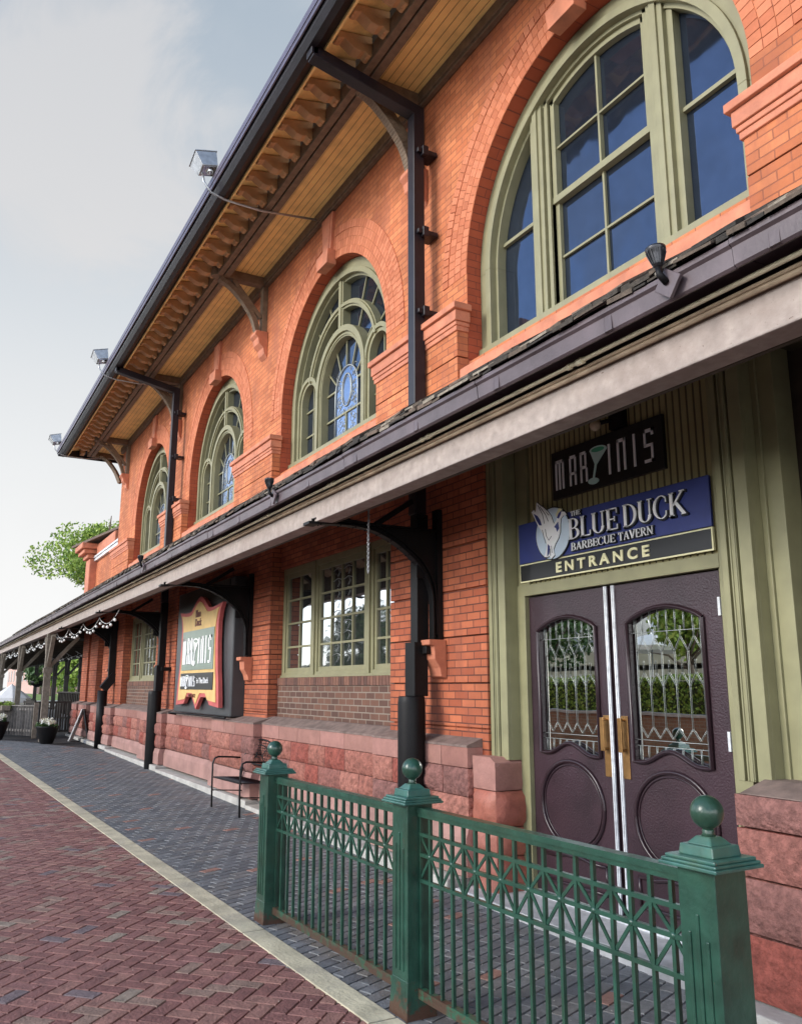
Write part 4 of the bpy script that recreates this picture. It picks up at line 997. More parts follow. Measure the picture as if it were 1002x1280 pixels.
# iron brackets carrying the canopy
def canopy_bracket(x):
    b = MB()
    arc_pts = curve_pts([(2.90, 3.085), (3.25, 3.10), (3.51, 3.075), (3.75, 2.98), (3.93, 2.86), (4.06, 2.73), (4.155, 2.54), (4.17, 2.30), (4.17, 2.09)], 6)
    ribbon(b, arc_pts, .012, -.045, .045); ribbon(b, [(p[0]+.03, p[1]+.045) for p in arc_pts], .012, -.045, .045)
    ribbon(b, [(p[0]+.015, p[1]+.022) for p in arc_pts], .05, -.008, .008)
    b.box(-.05, .05, 4.21, 4.265, 2.08, 3.34); b.box(-.010, .010, 4.0, 4.21, 2.66, 3.05)
    b.prism([(3.55, 3.09), (3.75, 3.0), (3.93, 2.88), (4.06, 2.75), (4.15, 2.55), (4.21, 2.55), (4.21, 3.12), (3.5, 3.12)], 'x', -.009, .009)
    b.bar((0, 3.55, 3.13), (0, 3.95, 3.40), .05, .05)
    b.box(-.04, .04, 3.0, 4.21, 3.122, 3.14)
    b.prism([(2.98, 3.10), (3.30, 3.11), (3.30, 3.16), (3.2, 3.24), (2.98, 3.24)], 'x', -.008, .008)
    b.box(-.07, .07, 2.86, 2.96, 3.07, 3.095)
    for i in range(2, len(arc_pts), 3):
        p = arc_pts[i]
        for sx in (-.03, .03): b.ball((sx, p[0]-.004, p[1]-.008), .008, 6)
    o = b.build('canopy_bracket', BLACKI, BLD, loc=(x, 0, 0))
    b = MB(); b.prism([(4.269, 2.08), (4.08, 2.08), (4.08, 2.03), (4.13, 2.02), (4.14, 1.90), (4.19, 1.82), (4.21, 1.74), (4.269, 1.72)], 'x', -.10, .10)
    b.build('corbel', TERRA, o, bevel=.008)
    return o
for x in (-6.86, -12.27, -17.5, -22.8): canopy_bracket(x)

# lower wing beyond the tall block, with a corniced brick parapet
WING = empty('brick_wing', (0, 0, 0)); tag(WING, 'low brick wing with corniced end pier just beyond the tall station block', 'building')
b = MB(); b.box(-31.5, -23.7, 5.0, 9, 3.9, 6.0); b.build('wall', BR_UP, WING)
b = MB(); b.box(-31.6, -23.7, 4.9, 5.05, 6.0, 6.1); b.box(-31.6, -23.7, 4.86, 4.95, 6.1, 6.16); b.build('white_gutter', WHITEM, WING)
b = MB(); b.box(-31.9, -31.1, 4.75, 5.5, 3.9, 6.1); b.box(-32.0, -31.0, 4.65, 5.6, 6.1, 6.25); b.box(-32.15, -30.85, 4.5, 5.7, 6.25, 6.4); b.box(-32.3, -30.7, 4.4, 5.8, 6.4, 6.6)
b.box(-30.7, -27.5, 4.9, 5.6, 6.165, 6.55)
b.build('corniced_pier', TERRA, WING, bevel=.03)
b = MB(); b.hexa([(-32.5, 4.3, 6.62), (-24, 5.5, 6.62), (-24, 9, 7.4), (-32.5, 9, 7.4), (-32.5, 4.3, 6.70), (-24, 5.5, 6.70), (-24, 9, 7.48), (-32.5, 9, 7.48)]); b.build('roof', SLATE, WING)
b = MB(); b.tube([(-23.78, 4.85, 4.3), (-23.78, 4.85, 6.1)], .05, 10); b.build('downpipe', WHITEM, WING)

# ------------------------------------------------------------------ lettering
SERIF = {  # strokes: v = thick stem with serifs, t = thin bar, d = diagonal, a = bowl
 'T': (.62, [('v', .31, 0, 1), ('t', 0, .62, .97), ('s', .02, .86), ('s', .60, .86)]),
 'H': (.72, [('v', .12, 0, 1), ('v', .60, 0, 1), ('t', .12, .60, .50)]),
 'E': (.60, [('v', .13, 0, 1), ('t', .1, .56, .97), ('t', .1, .44, .5), ('t', .1, .58, .03), ('s', .56, .86), ('s', .58, .12), ('s', .44, .5)]),
 'B': (.62, [('v', .13, 0, 1), ('a', .28, .75, .22, .24, -90, 90), ('a', .28, .27, .28, .26, -90, 90), ('t', .1, .3, .985), ('t', .1, .3, .51), ('t', .1, .3, .015)]),
 'L': (.58, [('v', .13, 0, 1), ('t', .1, .56, .03), ('s', .56, .14)]),
 'U': (.72, [('v', .13, .3, 1), ('w', .60, .3, 1), ('a', .365, .30, .235, .29, 180, 360)]),
 'D': (.70, [('v', .13, 0, 1), ('a', .26, .50, .38, .49, -90, 90), ('t', .1, .28, .985), ('t', .1, .28, .015)]),
 'C': (.66, [('a', .38, .50, .33, .50, 50, 310), ('s', .60, .80), ('s', .60, .20)]),
 'K': (.72, [('v', .13, 0, 1), ('d', .20, .42, .62, .97, .07), ('d', .32, .56, .68, .03, .14), ('f', .62, 1), ('f', .66, 0)]),
 'A': (.72, [('d', .36, 1, .10, .02, .06), ('d', .36, 1, .62, .02, .14), ('t', .2, .52, .34), ('f', .10, 0), ('f', .62, 0)]),
 'R': (.68, [('v', .13, 0, 1), ('a', .28, .74, .24, .25, -90, 90), ('t', .1, .3, .985), ('t', .1, .3, .49), ('d', .34, .49, .60, .03, .13), ('f', .62, 0)]),
 'V': (.70, [('d', .36, 0, .10, .98, .14), ('d', .36, 0, .62, .98, .06), ('f', .10, 1), ('f', .62, 1)]),
 'N': (.76, [('w', .12, 0, 1), ('w', .64, 0, 1), ('d', .10, .98, .64, .03, .13)]),
 ' ': (.35, []),
}
def serif_text(b, txt, x, z, h, width, y0, y1, m=0, grow=0.0):
    tot = sum(SERIF[c][0]+.06 for c in txt); k = width/tot
    TH, TN = .135, .05
    def bx(a, c, d, e): b.box(x+a*k-grow, x+c*k+grow, y0, y1, z+d*h-grow, z+e*h+grow, m)
    cx = 0
    for c in txt:
        wd, st = SERIF[c]
        for s in st:
            if s[0] in 'vw':
                t = TH if s[0] == 'v' else TN
                bx(cx+s[1]-t/2, cx+s[1]+t/2, s[2], s[3])
                if s[3] == 1: bx(cx+s[1]-.11, cx+s[1]+.11, .955, 1)
                if s[2] == 0: bx(cx+s[1]-.11, cx+s[1]+.11, 0, .045)
            elif s[0] == 't': bx(cx+s[1], cx+s[2], s[3]-TN*.55, s[3]+TN*.55)
            elif s[0] == 's': bx(cx+s[1]-.02, cx+s[1]+.02, s[2]-.11, s[2]+.11)
            elif s[0] == 'f': bx(cx+s[1]-.11, cx+s[1]+.11, s[2]-.022 if s[2] else 0, s[2]+.022)
            elif s[0] == 'd':
                x0, z0, x1, z1, t = s[1:]; hw = t*.56
                P = [(cx+x0-hw, z0), (cx+x0+hw, z0), (cx+x1+hw, z1), (cx+x1-hw, z1)]
                b.prism([(x+p[0]*k+(grow if i in (1, 2) else -grow), z+p[1]*h) for i, p in enumerate(P)], 'y', y0, y1, m)
            elif s[0] == 'a':
                ccx, ccz, rx, rz, a0, a1 = s[1:]; n = 14; pr = []
                for i in range(n+1):
                    a = R(a0+(a1-a0)*i/n); ca_, sa_ = math.cos(a), math.sin(a); t = TN*.5+(TH-TN)*.5*abs(ca_)**1.2
                    pr.append(((x+(cx+ccx+(rx-t)*ca_)*k-grow*ca_, z+(ccz+(rz-t*.9)*sa_)*h-grow*sa_), (x+(cx+ccx+(rx+t)*ca_)*k+grow*ca_, z+(ccz+(rz+t*.3)*sa_)*h+grow*sa_)))
                for i in range(n): b.prism([pr[i][0], pr[i][1], pr[i+1][1], pr[i+1][0]], 'y', y0, y1, m)
        cx += wd+.06
def thin_text(b, x, z, w, h, y0, y1, m=0, mg=None, tk=.016):
    """condensed lettering M A R (glass) I N I S; returns nothing, the glass is added as material 1/2"""
    def bar(f0, f1, a, c): b.box(x+f0*w, x+f1*w, y0, y1, z+a*h, z+c*h, m)
    t = tk
    for f in (0, .038, .076): bar(f, f+t, 0, 1)
    bar(0, .092, .90, 1)
    for f in (.155, .209): bar(f, f+t, 0, .93)
    bar(.163, .217, .90, 1); bar(.155, .225, .36, .44)
    bar(.270, .270+t, 0, 1); bar(.318, .318+t, .55, .94); bar(.326, .326+t, 0, .44); bar(.270, .326, .91, 1); bar(.270, .332, .44, .53)
    bar(.555, .555+t*1.1, 0, .96)
    for f in (.64, .70): bar(f, f+t*1.1, 0, 1)
    bar(.64, .717, .90, 1)
    bar(.79, .79+t*1.1, 0, 1)
    bar(.885, .97, .90, 1); bar(.885, .885+t, .50, 1); bar(.885, .95, .47, .55); bar(.945, .945+t, .0, .55); bar(.885, .961, 0, .09); bar(.95, .97, .80, 1)
    # tilted cocktail glass in place of the T
    cxg, czg = x+.43*w, z+.50*h; sc = w*.105; a = R(-18)
    def T(u, v): return (cxg+sc*(u*math.cos(a)-v*math.sin(a)), czg+sc*(u*math.sin(a)+v*math.cos(a)))
    gm, wm_ = (mg if mg else (m, m))
    el = lambda cu, cv, ru, rv, r=.25: [T(cu+ru*math.cos(2*PI*i/18)*math.cos(r)-rv*math.sin(2*PI*i/18)*math.sin(r), cv+ru*math.cos(2*PI*i/18)*math.sin(r)+rv*math.sin(2*PI*i/18)*math.cos(r)) for i in range(18)]
    b.prism([T(-.78, .72), T(.78, 1.05), T(.10, -.10), T(-.05, -.10)], 'y', y0-.0005, y1, wm_)
    b.prism(el(0, .90, .80, .26), 'y', y0-.0015, y1, wm_)
    b.prism(el(0, .90, .62, .16), 'y', y0-.0025, y1, gm)
    b.prism([T(-.06, -.05), T(.10, -.05), T(.13, -1.15), T(-.01, -1.15)], 'y', y0-.0008, y1, wm_)
    b.prism(el(.08, -1.2, .50, .22), 'y', y0-.001, y1, wm_)

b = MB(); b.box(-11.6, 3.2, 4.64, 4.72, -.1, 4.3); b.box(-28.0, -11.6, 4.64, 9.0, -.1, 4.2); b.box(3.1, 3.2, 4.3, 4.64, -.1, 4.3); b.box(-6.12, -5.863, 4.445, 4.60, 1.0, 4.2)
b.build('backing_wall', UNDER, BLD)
# ---- signs over the door
SG = empty('cocktail_sign', (0, 0, 0)); tag(SG, 'black rectangular sign reading MARTINIS with a tilted green cocktail glass, above the blue sign', 'sign')
b = MB(); b.box(-5.342, -4.112, 4.435, 4.468, 3.165, 3.57); b.build('sign_board', BLACKS, SG, bevel=.003)
b = MB(); thin_text(b, -5.29, 3.24, 1.13, .25, 4.428, 4.436, 0, (2, 1)); b.build('lettering', [WHITEL, PALEG, MINT], SG)

SG = empty('tavern_sign', (0, 0, 0)); tag(SG, 'long blue THE BLUE DUCK BARBECUE TAVERN sign with a white bird emblem', 'sign')
b = MB(); b.box(-5.80, -3.73, 4.42, 4.44, 2.684, 3.03); b.build('sign_board', BLUES, SG, bevel=.002)
b = MB()
for g, y0, y1, m in ((.007, 4.404, 4.419, 1), (0, 4.398, 4.412, 0)):
    dx = .006*m
    serif_text(b, 'BLUE', -5.125+dx, 2.80-dx, .165, .568, y0, y1, m, g)
    serif_text(b, 'DUCK', -4.515+dx, 2.80-dx, .165, .60, y0, y1, m, g)
    serif_text(b, 'BARBECUE', -5.10+dx*.6, 2.706-dx*.6, .062, .50, y0, y1, m, g*.6)
    serif_text(b, 'TAVERN', -4.57+dx*.6, 2.706-dx*.6, .062, .35, y0, y1, m, g*.6)
    serif_text(b, 'THE', -5.09+dx*.5, 2.985-dx*.5, .038, .115, y0, y1, m, g*.4)
b.build('lettering', [WHITEL, BLACKS], SG)
b = MB()
el = lambda cx, cz, rx, rz, n=36: [(cx+rx*math.cos(2*PI*i/n), cz+rz*math.sin(2*PI*i/n)) for i in range(n)]
b.prism(el(-5.325, 2.885, .222, .222), 'y', 4.406, 4.419, 1); b.prism(el(-5.325, 2.885, .212, .213), 'y', 4.402, 4.418, 0)
b.build('emblem_disc', [PALEBL, BLACKS], SG)
b = MB()
BODY = [(-5.505, 3.178), (-5.47, 3.150), (-5.42, 3.118), (-5.365, 3.075), (-5.325, 3.03), (-5.305, 2.98), (-5.29, 2.955), (-5.255, 2.985), (-5.235, 3.02), (-5.20, 3.045), (-5.155, 3.035), (-5.135, 3.01), (-5.175, 3.005), (-5.205, 2.985), (-5.215, 2.94), (-5.22, 2.88), (-5.245, 2.83), (-5.285, 2.79), (-5.31, 2.75), (-5.30, 2.70), (-5.34, 2.675), (-5.36, 2.70), (-5.395, 2.695), (-5.43, 2.70), (-5.405, 2.74), (-5.39, 2.79), (-5.40, 2.84), (-5.43, 2.885), (-5.46, 2.93), (-5.50, 2.98), (-5.535, 3.04), (-5.578, 3.105), (-5.55, 3.12), (-5.525, 3.095), (-5.515, 3.13)]
cxb, czb = -5.34, 2.92
b.prism([(cxb+(p[0]-cxb)*1.035, czb+(p[1]-czb)*1.03) for p in BODY], 'y', 4.398, 4.405, 1)
b.prism(BODY, 'y', 4.392, 4.402, 0)
for P in ([(-5.545, 3.085), (-5.50, 3.06), (-5.465, 3.02), (-5.445, 2.97), (-5.475, 2.975), (-5.51, 3.02)], [(-5.285, 2.93), (-5.235, 2.965), (-5.225, 2.91), (-5.25, 2.885), (-5.262, 2.915)], [(-5.375, 2.80), (-5.35, 2.78), (-5.36, 2.72), (-5.385, 2.70)], [(-5.245, 3.0), (-5.225, 3.03), (-5.19, 3.05), (-5.20, 3.02), (-5.225, 2.99)]): b.prism(P, 'y', 4.389, 4.393, 2)
b.prism([(-5.26, 3.03), (-5.22, 3.075), (-5.185, 3.065), (-5.215, 3.03), (-5.25, 3.01)], 'y', 4.390, 4.401, 3)
for P in ([(-5.49, 3.15), (-5.43, 3.06), (-5.41, 2.98)], [(-5.46, 3.13), (-5.39, 3.05), (-5.36, 2.99)], [(-5.44, 2.93), (-5.42, 2.86), (-5.40, 2.81)], [(-5.40, 2.93), (-5.39, 2.87), (-5.36, 2.83), (-5.325, 2.86)], [(-5.33, 2.78), (-5.325, 2.72)], [(-5.35, 2.76), (-5.345, 2.70)], [(-5.38, 3.07), (-5.35, 3.04)]):
    b.tube([(p[0], 4.391, p[1]) for p in P], .003, 4, 1)
b.build('bird_emblem', [WHITEL, BLACKS, BLUES, CREAML], SG)

SG = empty('entrance_sign', (0, 0, 0)); tag(SG, 'narrow dark sign with cream border reading ENTRANCE, just above the double doors', 'sign')
b = MB(); b.box(-5.80, -3.73, 4.423, 4.443, 2.522, 2.678, 1); b.box(-5.789, -3.741, 4.420, 4.4235, 2.533, 2.667, 0); b.build('sign_board', [BLACKS, CREAML], SG)
new_text('lettering', 'ENTRANCE', .112, .006, CREAML, SG, (-5.315, 4.417, 2.560), off=.0035, sx=1.30, spacing=1.55)

# ---- large cabinet sign on the wall
SG = empty('wall_sign', (0, 0, 0)); tag(SG, 'large black cabinet sign on the wall with a shaped yellow board edged in red', 'sign')
b = MB(); b.box(-15.80, -12.50, 4.06, 4.415, 1.20, 3.33); b.build('cabinet', SIGNGREY, SG, bevel=.02)
b = MB(); b.box(-15.55, -12.72, 4.045, 4.062, 2.98, 3.30); b.build('cabinet_head', BLACKS, SG)
FX0, FX1, FZ0, FZ1 = -15.28, -12.78, 1.33, 2.99
def fx(u): return FX0+(FX1-FX0)*u
def fz(v): return FZ0+(FZ1-FZ0)*v
SH = [(0, 0), (.02, .20), (.05, .38), (.07, .60), (.07, .80), (.04, .91), (0, .975), (.12, .955), (.24, .95), (.30, .96), (.36, 1.01), (.43, 1.065), (.50, 1.09), (.57, 1.065), (.64, 1.01), (.70, .96), (.76, .95), (.88, .955), (1, .975), (.96, .91), (.93, .80), (.93, .60), (.95, .38), (.98, .20), (1, 0), (.80, .02), (.74, .09), (.60, .09), (.50, -.03), (.40, .09), (.26, .09), (.20, .02)]
b = MB(); b.prism([(fx(u), fz(v)) for u, v in SH], 'y', 3.965, 4.03, 0)
b.prism([(fx(.5+(u-.5)*.885), fz(.5+(v-.5)*.91+.002)) for u, v in SH], 'y', 3.955, 3.966, 1)
b.build('sign_board', [REDB, YELS], SG)
b = MB(); b.box(fx(.13), fx(.87), 3.945, 3.956, 1.92, 2.58); b.build('green_panel', SIGNGRN, SG)
b = MB(); b.box(fx(.12), fx(.88), 3.945, 3.956, 1.60, 1.87); b.build('black_panel', BLACKS, SG)
b = MB(); thin_text(b, fx(.17), 2.02, (FX1-FX0)*.68, .44, 3.932, 3.9445, 0, (1, 0), tk=.024)
thin_text(b, fx(.14), 1.65, (FX1-FX0)*.36, .17, 3.932, 3.9445, 0, (1, 0), tk=.024)
b.build('lettering', [WHITEL, SIGNGRN], SG)
new_text('small_lettering', 'in The Duck', .13, .004, WHITEL, SG, (fx(.53), 3.941, 1.70), sx=1.0)
new_text('small_lettering', 'Blue', .17, .004, BROWNT, SG, (fx(.42), 3.951, 2.80), off=.004)
new_text('small_lettering', 'Duck', .17, .004, BROWNT, SG, (fx(.415), 3.951, 2.65), off=.004)
new_text('small_lettering', 'ENTRANCE', .085, .003, BROWNT, SG, (fx(.33), 3.951, 1.47))
b = MB(); b.tube([(-15.9, 4.2, 1.14), (-15.9, 4.0, 1.17), (-15.7, 3.98, 1.19), (-12.5, 3.99, 1.19)], .016, 6); b.build('cable', BLACKI, SG)

# ------------------------------------------------------------------ eave floodlights and canopy spotlights
def floodlight(x, z=8.12, label=''):
    r = empty('floodlight', (x, 0, 0)); tag(r, label, 'floodlight', 'floodlights on arms reaching past the main gutter')
    b = MB(); b.tube([(0, 4.28, 8.13), (0, 3.4, 8.02), (0, 2.9, 8.03), (0, 2.70, 8.08), (0, 2.60, 8.20), (-.02, 2.58, 8.33)], .016, 8); b.build('arm', BLACKI if False else GALV, r)
    b = MB(); s0 = 0
    b.hexa([(-.10, -.12, -.10), (.10, -.12, -.10), (.10, .10, -.10), (-.10, .10, -.10), (-.14, -.16, .10), (.14, -.16, .10), (.14, .14, .10), (-.14, .14, .10)])
    b.box(-.15, .15, -.17, .15, .101, .115)
    b.xf(Matrix.Translation((0, 2.62, 8.46)) @ Matrix.Rotation(R(-16), 4, 'Y') @ Matrix.Rotation(R(18), 4, 'X'))
    o = b.build('housing', GALV, r, bevel=.006)
    b = MB(); b.box(-.085, .085, -.10, .08, -.112, -.101); b.ball((0, 0, -.11), .05, 10); b.xf(Matrix.Translation((0, 2.62, 8.46)) @ Matrix.Rotation(R(-16), 4, 'Y') @ Matrix.Rotation(R(18), 4, 'X'))
    b.build('lens', LAMPG, r)
floodlight(-10.0, label='square white floodlight on a thin arm, the nearest and largest one past the gutter')
floodlight(-17.65, label='white floodlight past the gutter beside the far downspout, middle one of three')
floodlight(-24.6, label='small floodlight sticking out from the far corner end of the gutter')
def spot(x, label):
    r = empty('spotlight', (x, 2.72, 3.40)); tag(r, label, 'spotlight', 'black spotlights clamped on the canopy edge')
    b = MB(); b.box(-.055, .055, -.02, .0, -.055, .055); b.xf(Matrix.Rotation(R(38), 4, 'Y')); b.build('mounting_plate', PURPLE, r, bevel=.004)
    b = MB(); b.tube([(0, -.02, 0), (-.01, -.05, .035), (-.015, -.05, .075)], .016, 8); b.build('swivel', BLACKI, r)
    b = MB(); b.lathe([(.022, 0), (.030, .02), (.040, .06), (.052, .10), (.060, .115), (.060, .125), (.046, .126)], (0, 0, 0), 18)
    for k in range(14):
        a = 2*PI*k/14; b.bar((.028*math.cos(a), .028*math.sin(a), .015), (.056*math.cos(a), .056*math.sin(a), .10), .005, .010)
    b.xf(Matrix.Translation((-.015, -.05, .075)) @ Matrix.Rotation(R(-6), 4, 'Y') @ Matrix.Scale(.76, 4)); b.build('lamp_head', paint('dark_cast_metal', (.06, .06, .065), rough=.3, metallic=.7, var=.2), r)
spot(-2.42, 'ribbed black spotlight on the canopy edge below the large sash window, the nearest one')
spot(-7.3, 'small black spotlight on the canopy edge below the brick pier, middle one of three')
spot(-12.75, 'tiny black spotlight on the canopy edge below the farthest arched window')

# hanging chain
CH = MB(); CH.tube([(-6.55, 3.33, 3.30), (-6.55, 3.33, 2.93)], .004, 5)
z = 3.28
while z > 2.62:
    CH.tube([(-6.55+(.010 if int(z*50) % 2 else 0)*math.cos(t*PI/4), 3.33+(.0 if int(z*50) % 2 else .010)*math.cos(t*PI/4), z+.014*math.sin(t*PI/4)) for t in range(9)], .0035, 4, cap=False); z -= .02
tag(CH.build('hanging_chain', GALV), 'thin steel chain hanging from the canopy beside the nearest curved iron bracket', 'chain')

# ------------------------------------------------------------------ green iron fence
FN = empty('iron_fence', (-4.2, 2.43, 0)); tag(FN, 'dark green iron fence with ball topped square posts and starred lattice band', 'fence')
FN.location = (0, 0, 0)
PP = [(-6.20, 2.375), (-4.22, 2.43), (-2.205, 2.475)]
FA = math.atan2(PP[2][1]-PP[0][1], PP[2][0]-PP[0][0])
def post():
    b = MB(); h = .080
    b.box(-h, h, -h, h, .10, 1.0)
    b.hexa([(-.095, -.095, -.09), (.095, -.095, -.09), (.095, .095, -.09), (-.095, .095, -.09), (-h-.001, -h-.001, .12), (h+.001, -h-.001, .12), (h+.001, h+.001, .12), (-h-.001, h+.001, .12)])
    for sy, ax in ((-1, 'y'), (1, 'y')):
        for o, zt in ((-.040, .79), (-.002, .85), (.036, .77)):
            if ax == 'y': b.box(o-.006, o+.006, sy*h, sy*(h+.006), .16, zt)
            else: b.box(sy*h, sy*(h+.006), o-.006, o+.006, .16, zt)
    return b
def cap():
    b = MB()
    b.box(-.125, .125, -.125, .125, 1.0, 1.013); b.box(-.118, .118, -.118, .118, 1.013, 1.024); b.box(-.108, .108, -.108, .108, 1.024, 1.036)
    b.hexa([(-.075, -.075, 1.036), (.075, -.075, 1.036), (.075, .075, 1.036), (-.075, .075, 1.036), (-.070, -.070, 1.072), (.070, -.070, 1.072), (.070, .070, 1.072), (-.070, .070, 1.072)])
    b.hexa([(-.055, -.055, 1.072), (.055, -.055, 1.072), (.055, .055, 1.072), (-.055, .055, 1.072), (-.030, -.030, 1.098), (.030, -.030, 1.098), (.030, .030, 1.098), (-.030, .030, 1.098)])
    return b
PALEGR = paint('weathered_green_cap', (.04, .125, .102), rough=.35, var=.25, scale=14, stain=(.09, .13, .07), chips=(.2, .09, .05), chipamt=.66, coat=.2)
proto = post().build('fence_post', GREEN, FN, bevel=.008, loc=(PP[0][0], PP[0][1], .012), rot=(0, 0, FA))
c = cap().build('post_cap', PALEGR, proto, bevel=.004)
b = MB(); b.lathe([(.026, 1.098), (.020, 1.108), (.022, 1.116), (.018, 1.122)], (0, 0, 0), 16)
b.lathe([(max(.058*math.sin(PI*i/16), .0005), 1.177-.058*math.cos(PI*i/16)) for i in range(17)], (0, 0, 0), 28); b.build('ball_finial', GREEN, proto)
for p in PP[1:]:
    q = copy_tree(proto, FN); q.location = (p[0], p[1], .024 if p is PP[1] else .036)
def panel(p, q):
    dx, dy = q[0]-p[0], q[1]-p[1]; L_ = math.hypot(dx, dy); a = math.atan2(dy, dx)
    base = .018 if p is PP[0] else .03
    x0, x1 = .082, L_-.082
    b = MB()
    b.box(x0, x1, -.028, .028, .952, .978); b.box(x0, x1, -.020, .020, .930, .9525)
    for z in (.838, .735, .605): b.box(x0, x1, -.010, .010, z-.009, z+.009)
    n = int(round((x1-x0)/.104)); st = (x1-x0)/n
    for i in range(1, n): b.box(x0+st*i-.0085, x0+st*i+.0085, -.0085, .0085, .075, .9305)
    b.box(x0+.002, x0+.016, -.0085, .0085, .075, .93); b.box(x1-.016, x1-.002, -.0085, .0085, .075, .93)
    # saltires crossing at the middle bar: stars on every second baluster
    for i in range(0, n, 2):
        xa, xb, xc = x0+st*i, x0+st*(i+1), x0+st*(i+2)
        for u0, z0, u1, z1 in ((xa, .838, xb, .735), (xb, .735, xc, .838), (xa, .605, xb, .735), (xb, .735, xc, .605)):
            if u1 > x1+.01: continue
            b.bar((u0, 0, z0), (u1, 0, z1), .007, .015)
        if xb < x1: b.ball((xb, 0, .735), .016, 8)
    b.xf(Matrix.Translation((p[0], p[1], base)) @ Matrix.Rotation(a, 4, 'Z'))
    o = b.build('fence_panel', GREEN, FN)
    b = MB(); b.box(x0-.02, x1+.02, -.020, .020, .055, .078); b.box(x0-.02, x1+.02, -.021, .021, .03, .056)
    b.xf(Matrix.Translation((p[0], p[1], base)) @ Matrix.Rotation(a, 4, 'Z'))
    b.build('bottom_rail', GREENR, o)
panel(PP[0], PP[1]); panel(PP[1], PP[2])

# ------------------------------------------------------------------ armchair against the plinth
AC = empty('metal_armchair', (-11.25, 3.88, gz(-11.4)-.02)); tag(AC, 'wide black metal armchair with mesh back standing on the grey paving against the stone plinth', 'armchair')
b = MB()
for sx in (-1, 1):
    x = sx*.29
    b.tube([(x, -.30, 0), (x, -.31, .35), (x, -.31, .60), (x, -.28, .665), (x, -.22, .685), (x, .0, .675), (x, .17, .66)], .0125, 8)
    b.tube([(x*.95, .28, 0), (x*.92, .18, .42), (x*.90, .22, .66), (x*.84, .29, .84)], .0125, 8)
    b.tube([(x*.93, .23, .22), (x*.98, -.30, .25)], .008, 6)
for y, z in ((-.29, .42), (.18, .40)): b.tube([(-.28, y, z), (.28, y, z)], .011, 8)
b.build('chair_frame', BLACKI, AC)
b = MB(); b.hexa([(-.27, -.28, .415), (.27, -.28, .415), (.25, .19, .395), (-.25, .19, .395), (-.27, -.28, .425), (.27, -.28, .425), (.25, .19, .405), (-.25, .19, .405)])
for i in range(14): b.tube([(-.26+.04*i, -.28, .428), (-.25+.0385*i, .18, .408)], .004, 4)
b.build('seat', PIPEM, AC)
b = MB()
top = [(-.245, .30, .85), (-.20, .305, .885), (-.1, .31, .915), (0, .312, .925), (.1, .31, .915), (.20, .305, .885), (.245, .30, .85)]
b.tube([(-.24, .22, .60)]+top+[(.24, .22, .60), (-.24, .22, .60)], .012, 8, cap=False)
for i in range(13):
    x = -.24+.04*i; zt = .925-.075*(x/.245)**2-.01; b.tube([(x, .222, .60), (x, .305, zt)], .0035, 4)
for j in range(9): z = .625+.032*j; y = .222+(.083)*(z-.6)/.32; b.tube([(-.24, y, z), (.24, y, z)], .0035, 4)
b.tube([(-.12, .24, .62), (-.05, .26, .72), (-.12, .285, .82), (0, .29, .86), (.12, .285, .82), (.05, .26, .72), (.12, .24, .62)], .008, 5)
b.build('backrest', BLACKI, AC)
AC.rotation_euler = (0, 0, R(3)); AC.scale = (1.75, .82, 1.0)

# ------------------------------------------------------------------ porch beyond: posts, patio, planters, lights
PO = empty('porch', (0, 0, 0)); tag(PO, 'long open timber porch with braced posts at the far end of the station', 'porch')
def porch_post(x, y, braces, w=.17):
    b = MB(); g = gz(x); b.box(x-w/2, x+w/2, y-w/2, y+w/2, g-.02, 3.10)
    if braces:
        b.bar((x, y, 2.15), (x+.75, y, 3.02), .10, .10); b.bar((x, y, 2.15), (x-.75, y, 3.02), .10, .10)
        b.bar((x, y+.01, 2.15), (x, y+.75, 3.02), .10, .10)
    b.box(x-w/2-.03, x+w/2+.03, y-w/2-.03, y+w/2+.03, 2.02, 2.16)
    return b
for x in (-25.6, -33.5, -41.5, -49.5, -57.5): porch_post(x, 3.02, True).build('porch_post', WOODG, PO)
for x in (-37, -41.3, -45.7, -50.1, -54.5, -59): porch_post(x, 6.3, True, .2).build('porch_post', DARKW, PO)
b = MB(); b.box(-75, -28, 6.2, 6.45, 2.95, 3.13); b.build('porch_beam', DARKW, PO)
LW = MB(); LW.box(-46, -33, 6.05, 6.15, gz(-40), 1.35)
for i in range(26): LW.box(-46+.5*i, -45.94+.5*i, 6.0, 6.05, gz(-40), 1.35)
LW.box(-46, -33, 5.98, 6.18, 1.35, 1.40)
tag(LW.build('dark_screen_wall', DARKW), 'low dark boarded screen along the back of the far porch', 'screen wall')
# picket screen of the patio
PK = empty('patio_fence', (0, 0, 0)); tag(PK, 'weathered grey picket fence round the patio at the far left, near the planters', 'fence')
b = MB(); p0 = (-26.9, 2.95); p1 = (-29.5, 1.35)
n = 26
for i in range(n):
    t = i/(n-1); x = p0[0]+(p1[0]-p0[0])*t; y = p0[1]+(p1[1]-p0[1])*t
    b.box(x-.03, x+.03, y-.045, y+.045, gz(x)+.06, gz(x)+.88)
b.build('pickets', WOODP, PK)
b = MB()
for z in (.2, .8): b.bar((p0[0], p0[1], gz(-28)+z), (p1[0], p1[1], gz(-28)+z), .05, .07)
b.bar((p0[0], p0[1], gz(-28)+.9), (p1[0], p1[1], gz(-28)+.9), .12, .03)
b.build('rail', WOODP, PK)
for t in (0, .5, 1): x = p0[0]+(p1[0]-p0[0])*t; y = p0[1]+(p1[1]-p0[1])*t; b = MB(); b.box(x-.06, x+.06, y-.06, y+.06, gz(x), gz(x)+1.0); b.build('corner_post', WOODG, PK)
GT = empty('dark_patio_gate', (0, 0, 0)); tag(GT, 'dark patio gate panel standing behind the flower urn', 'gate')
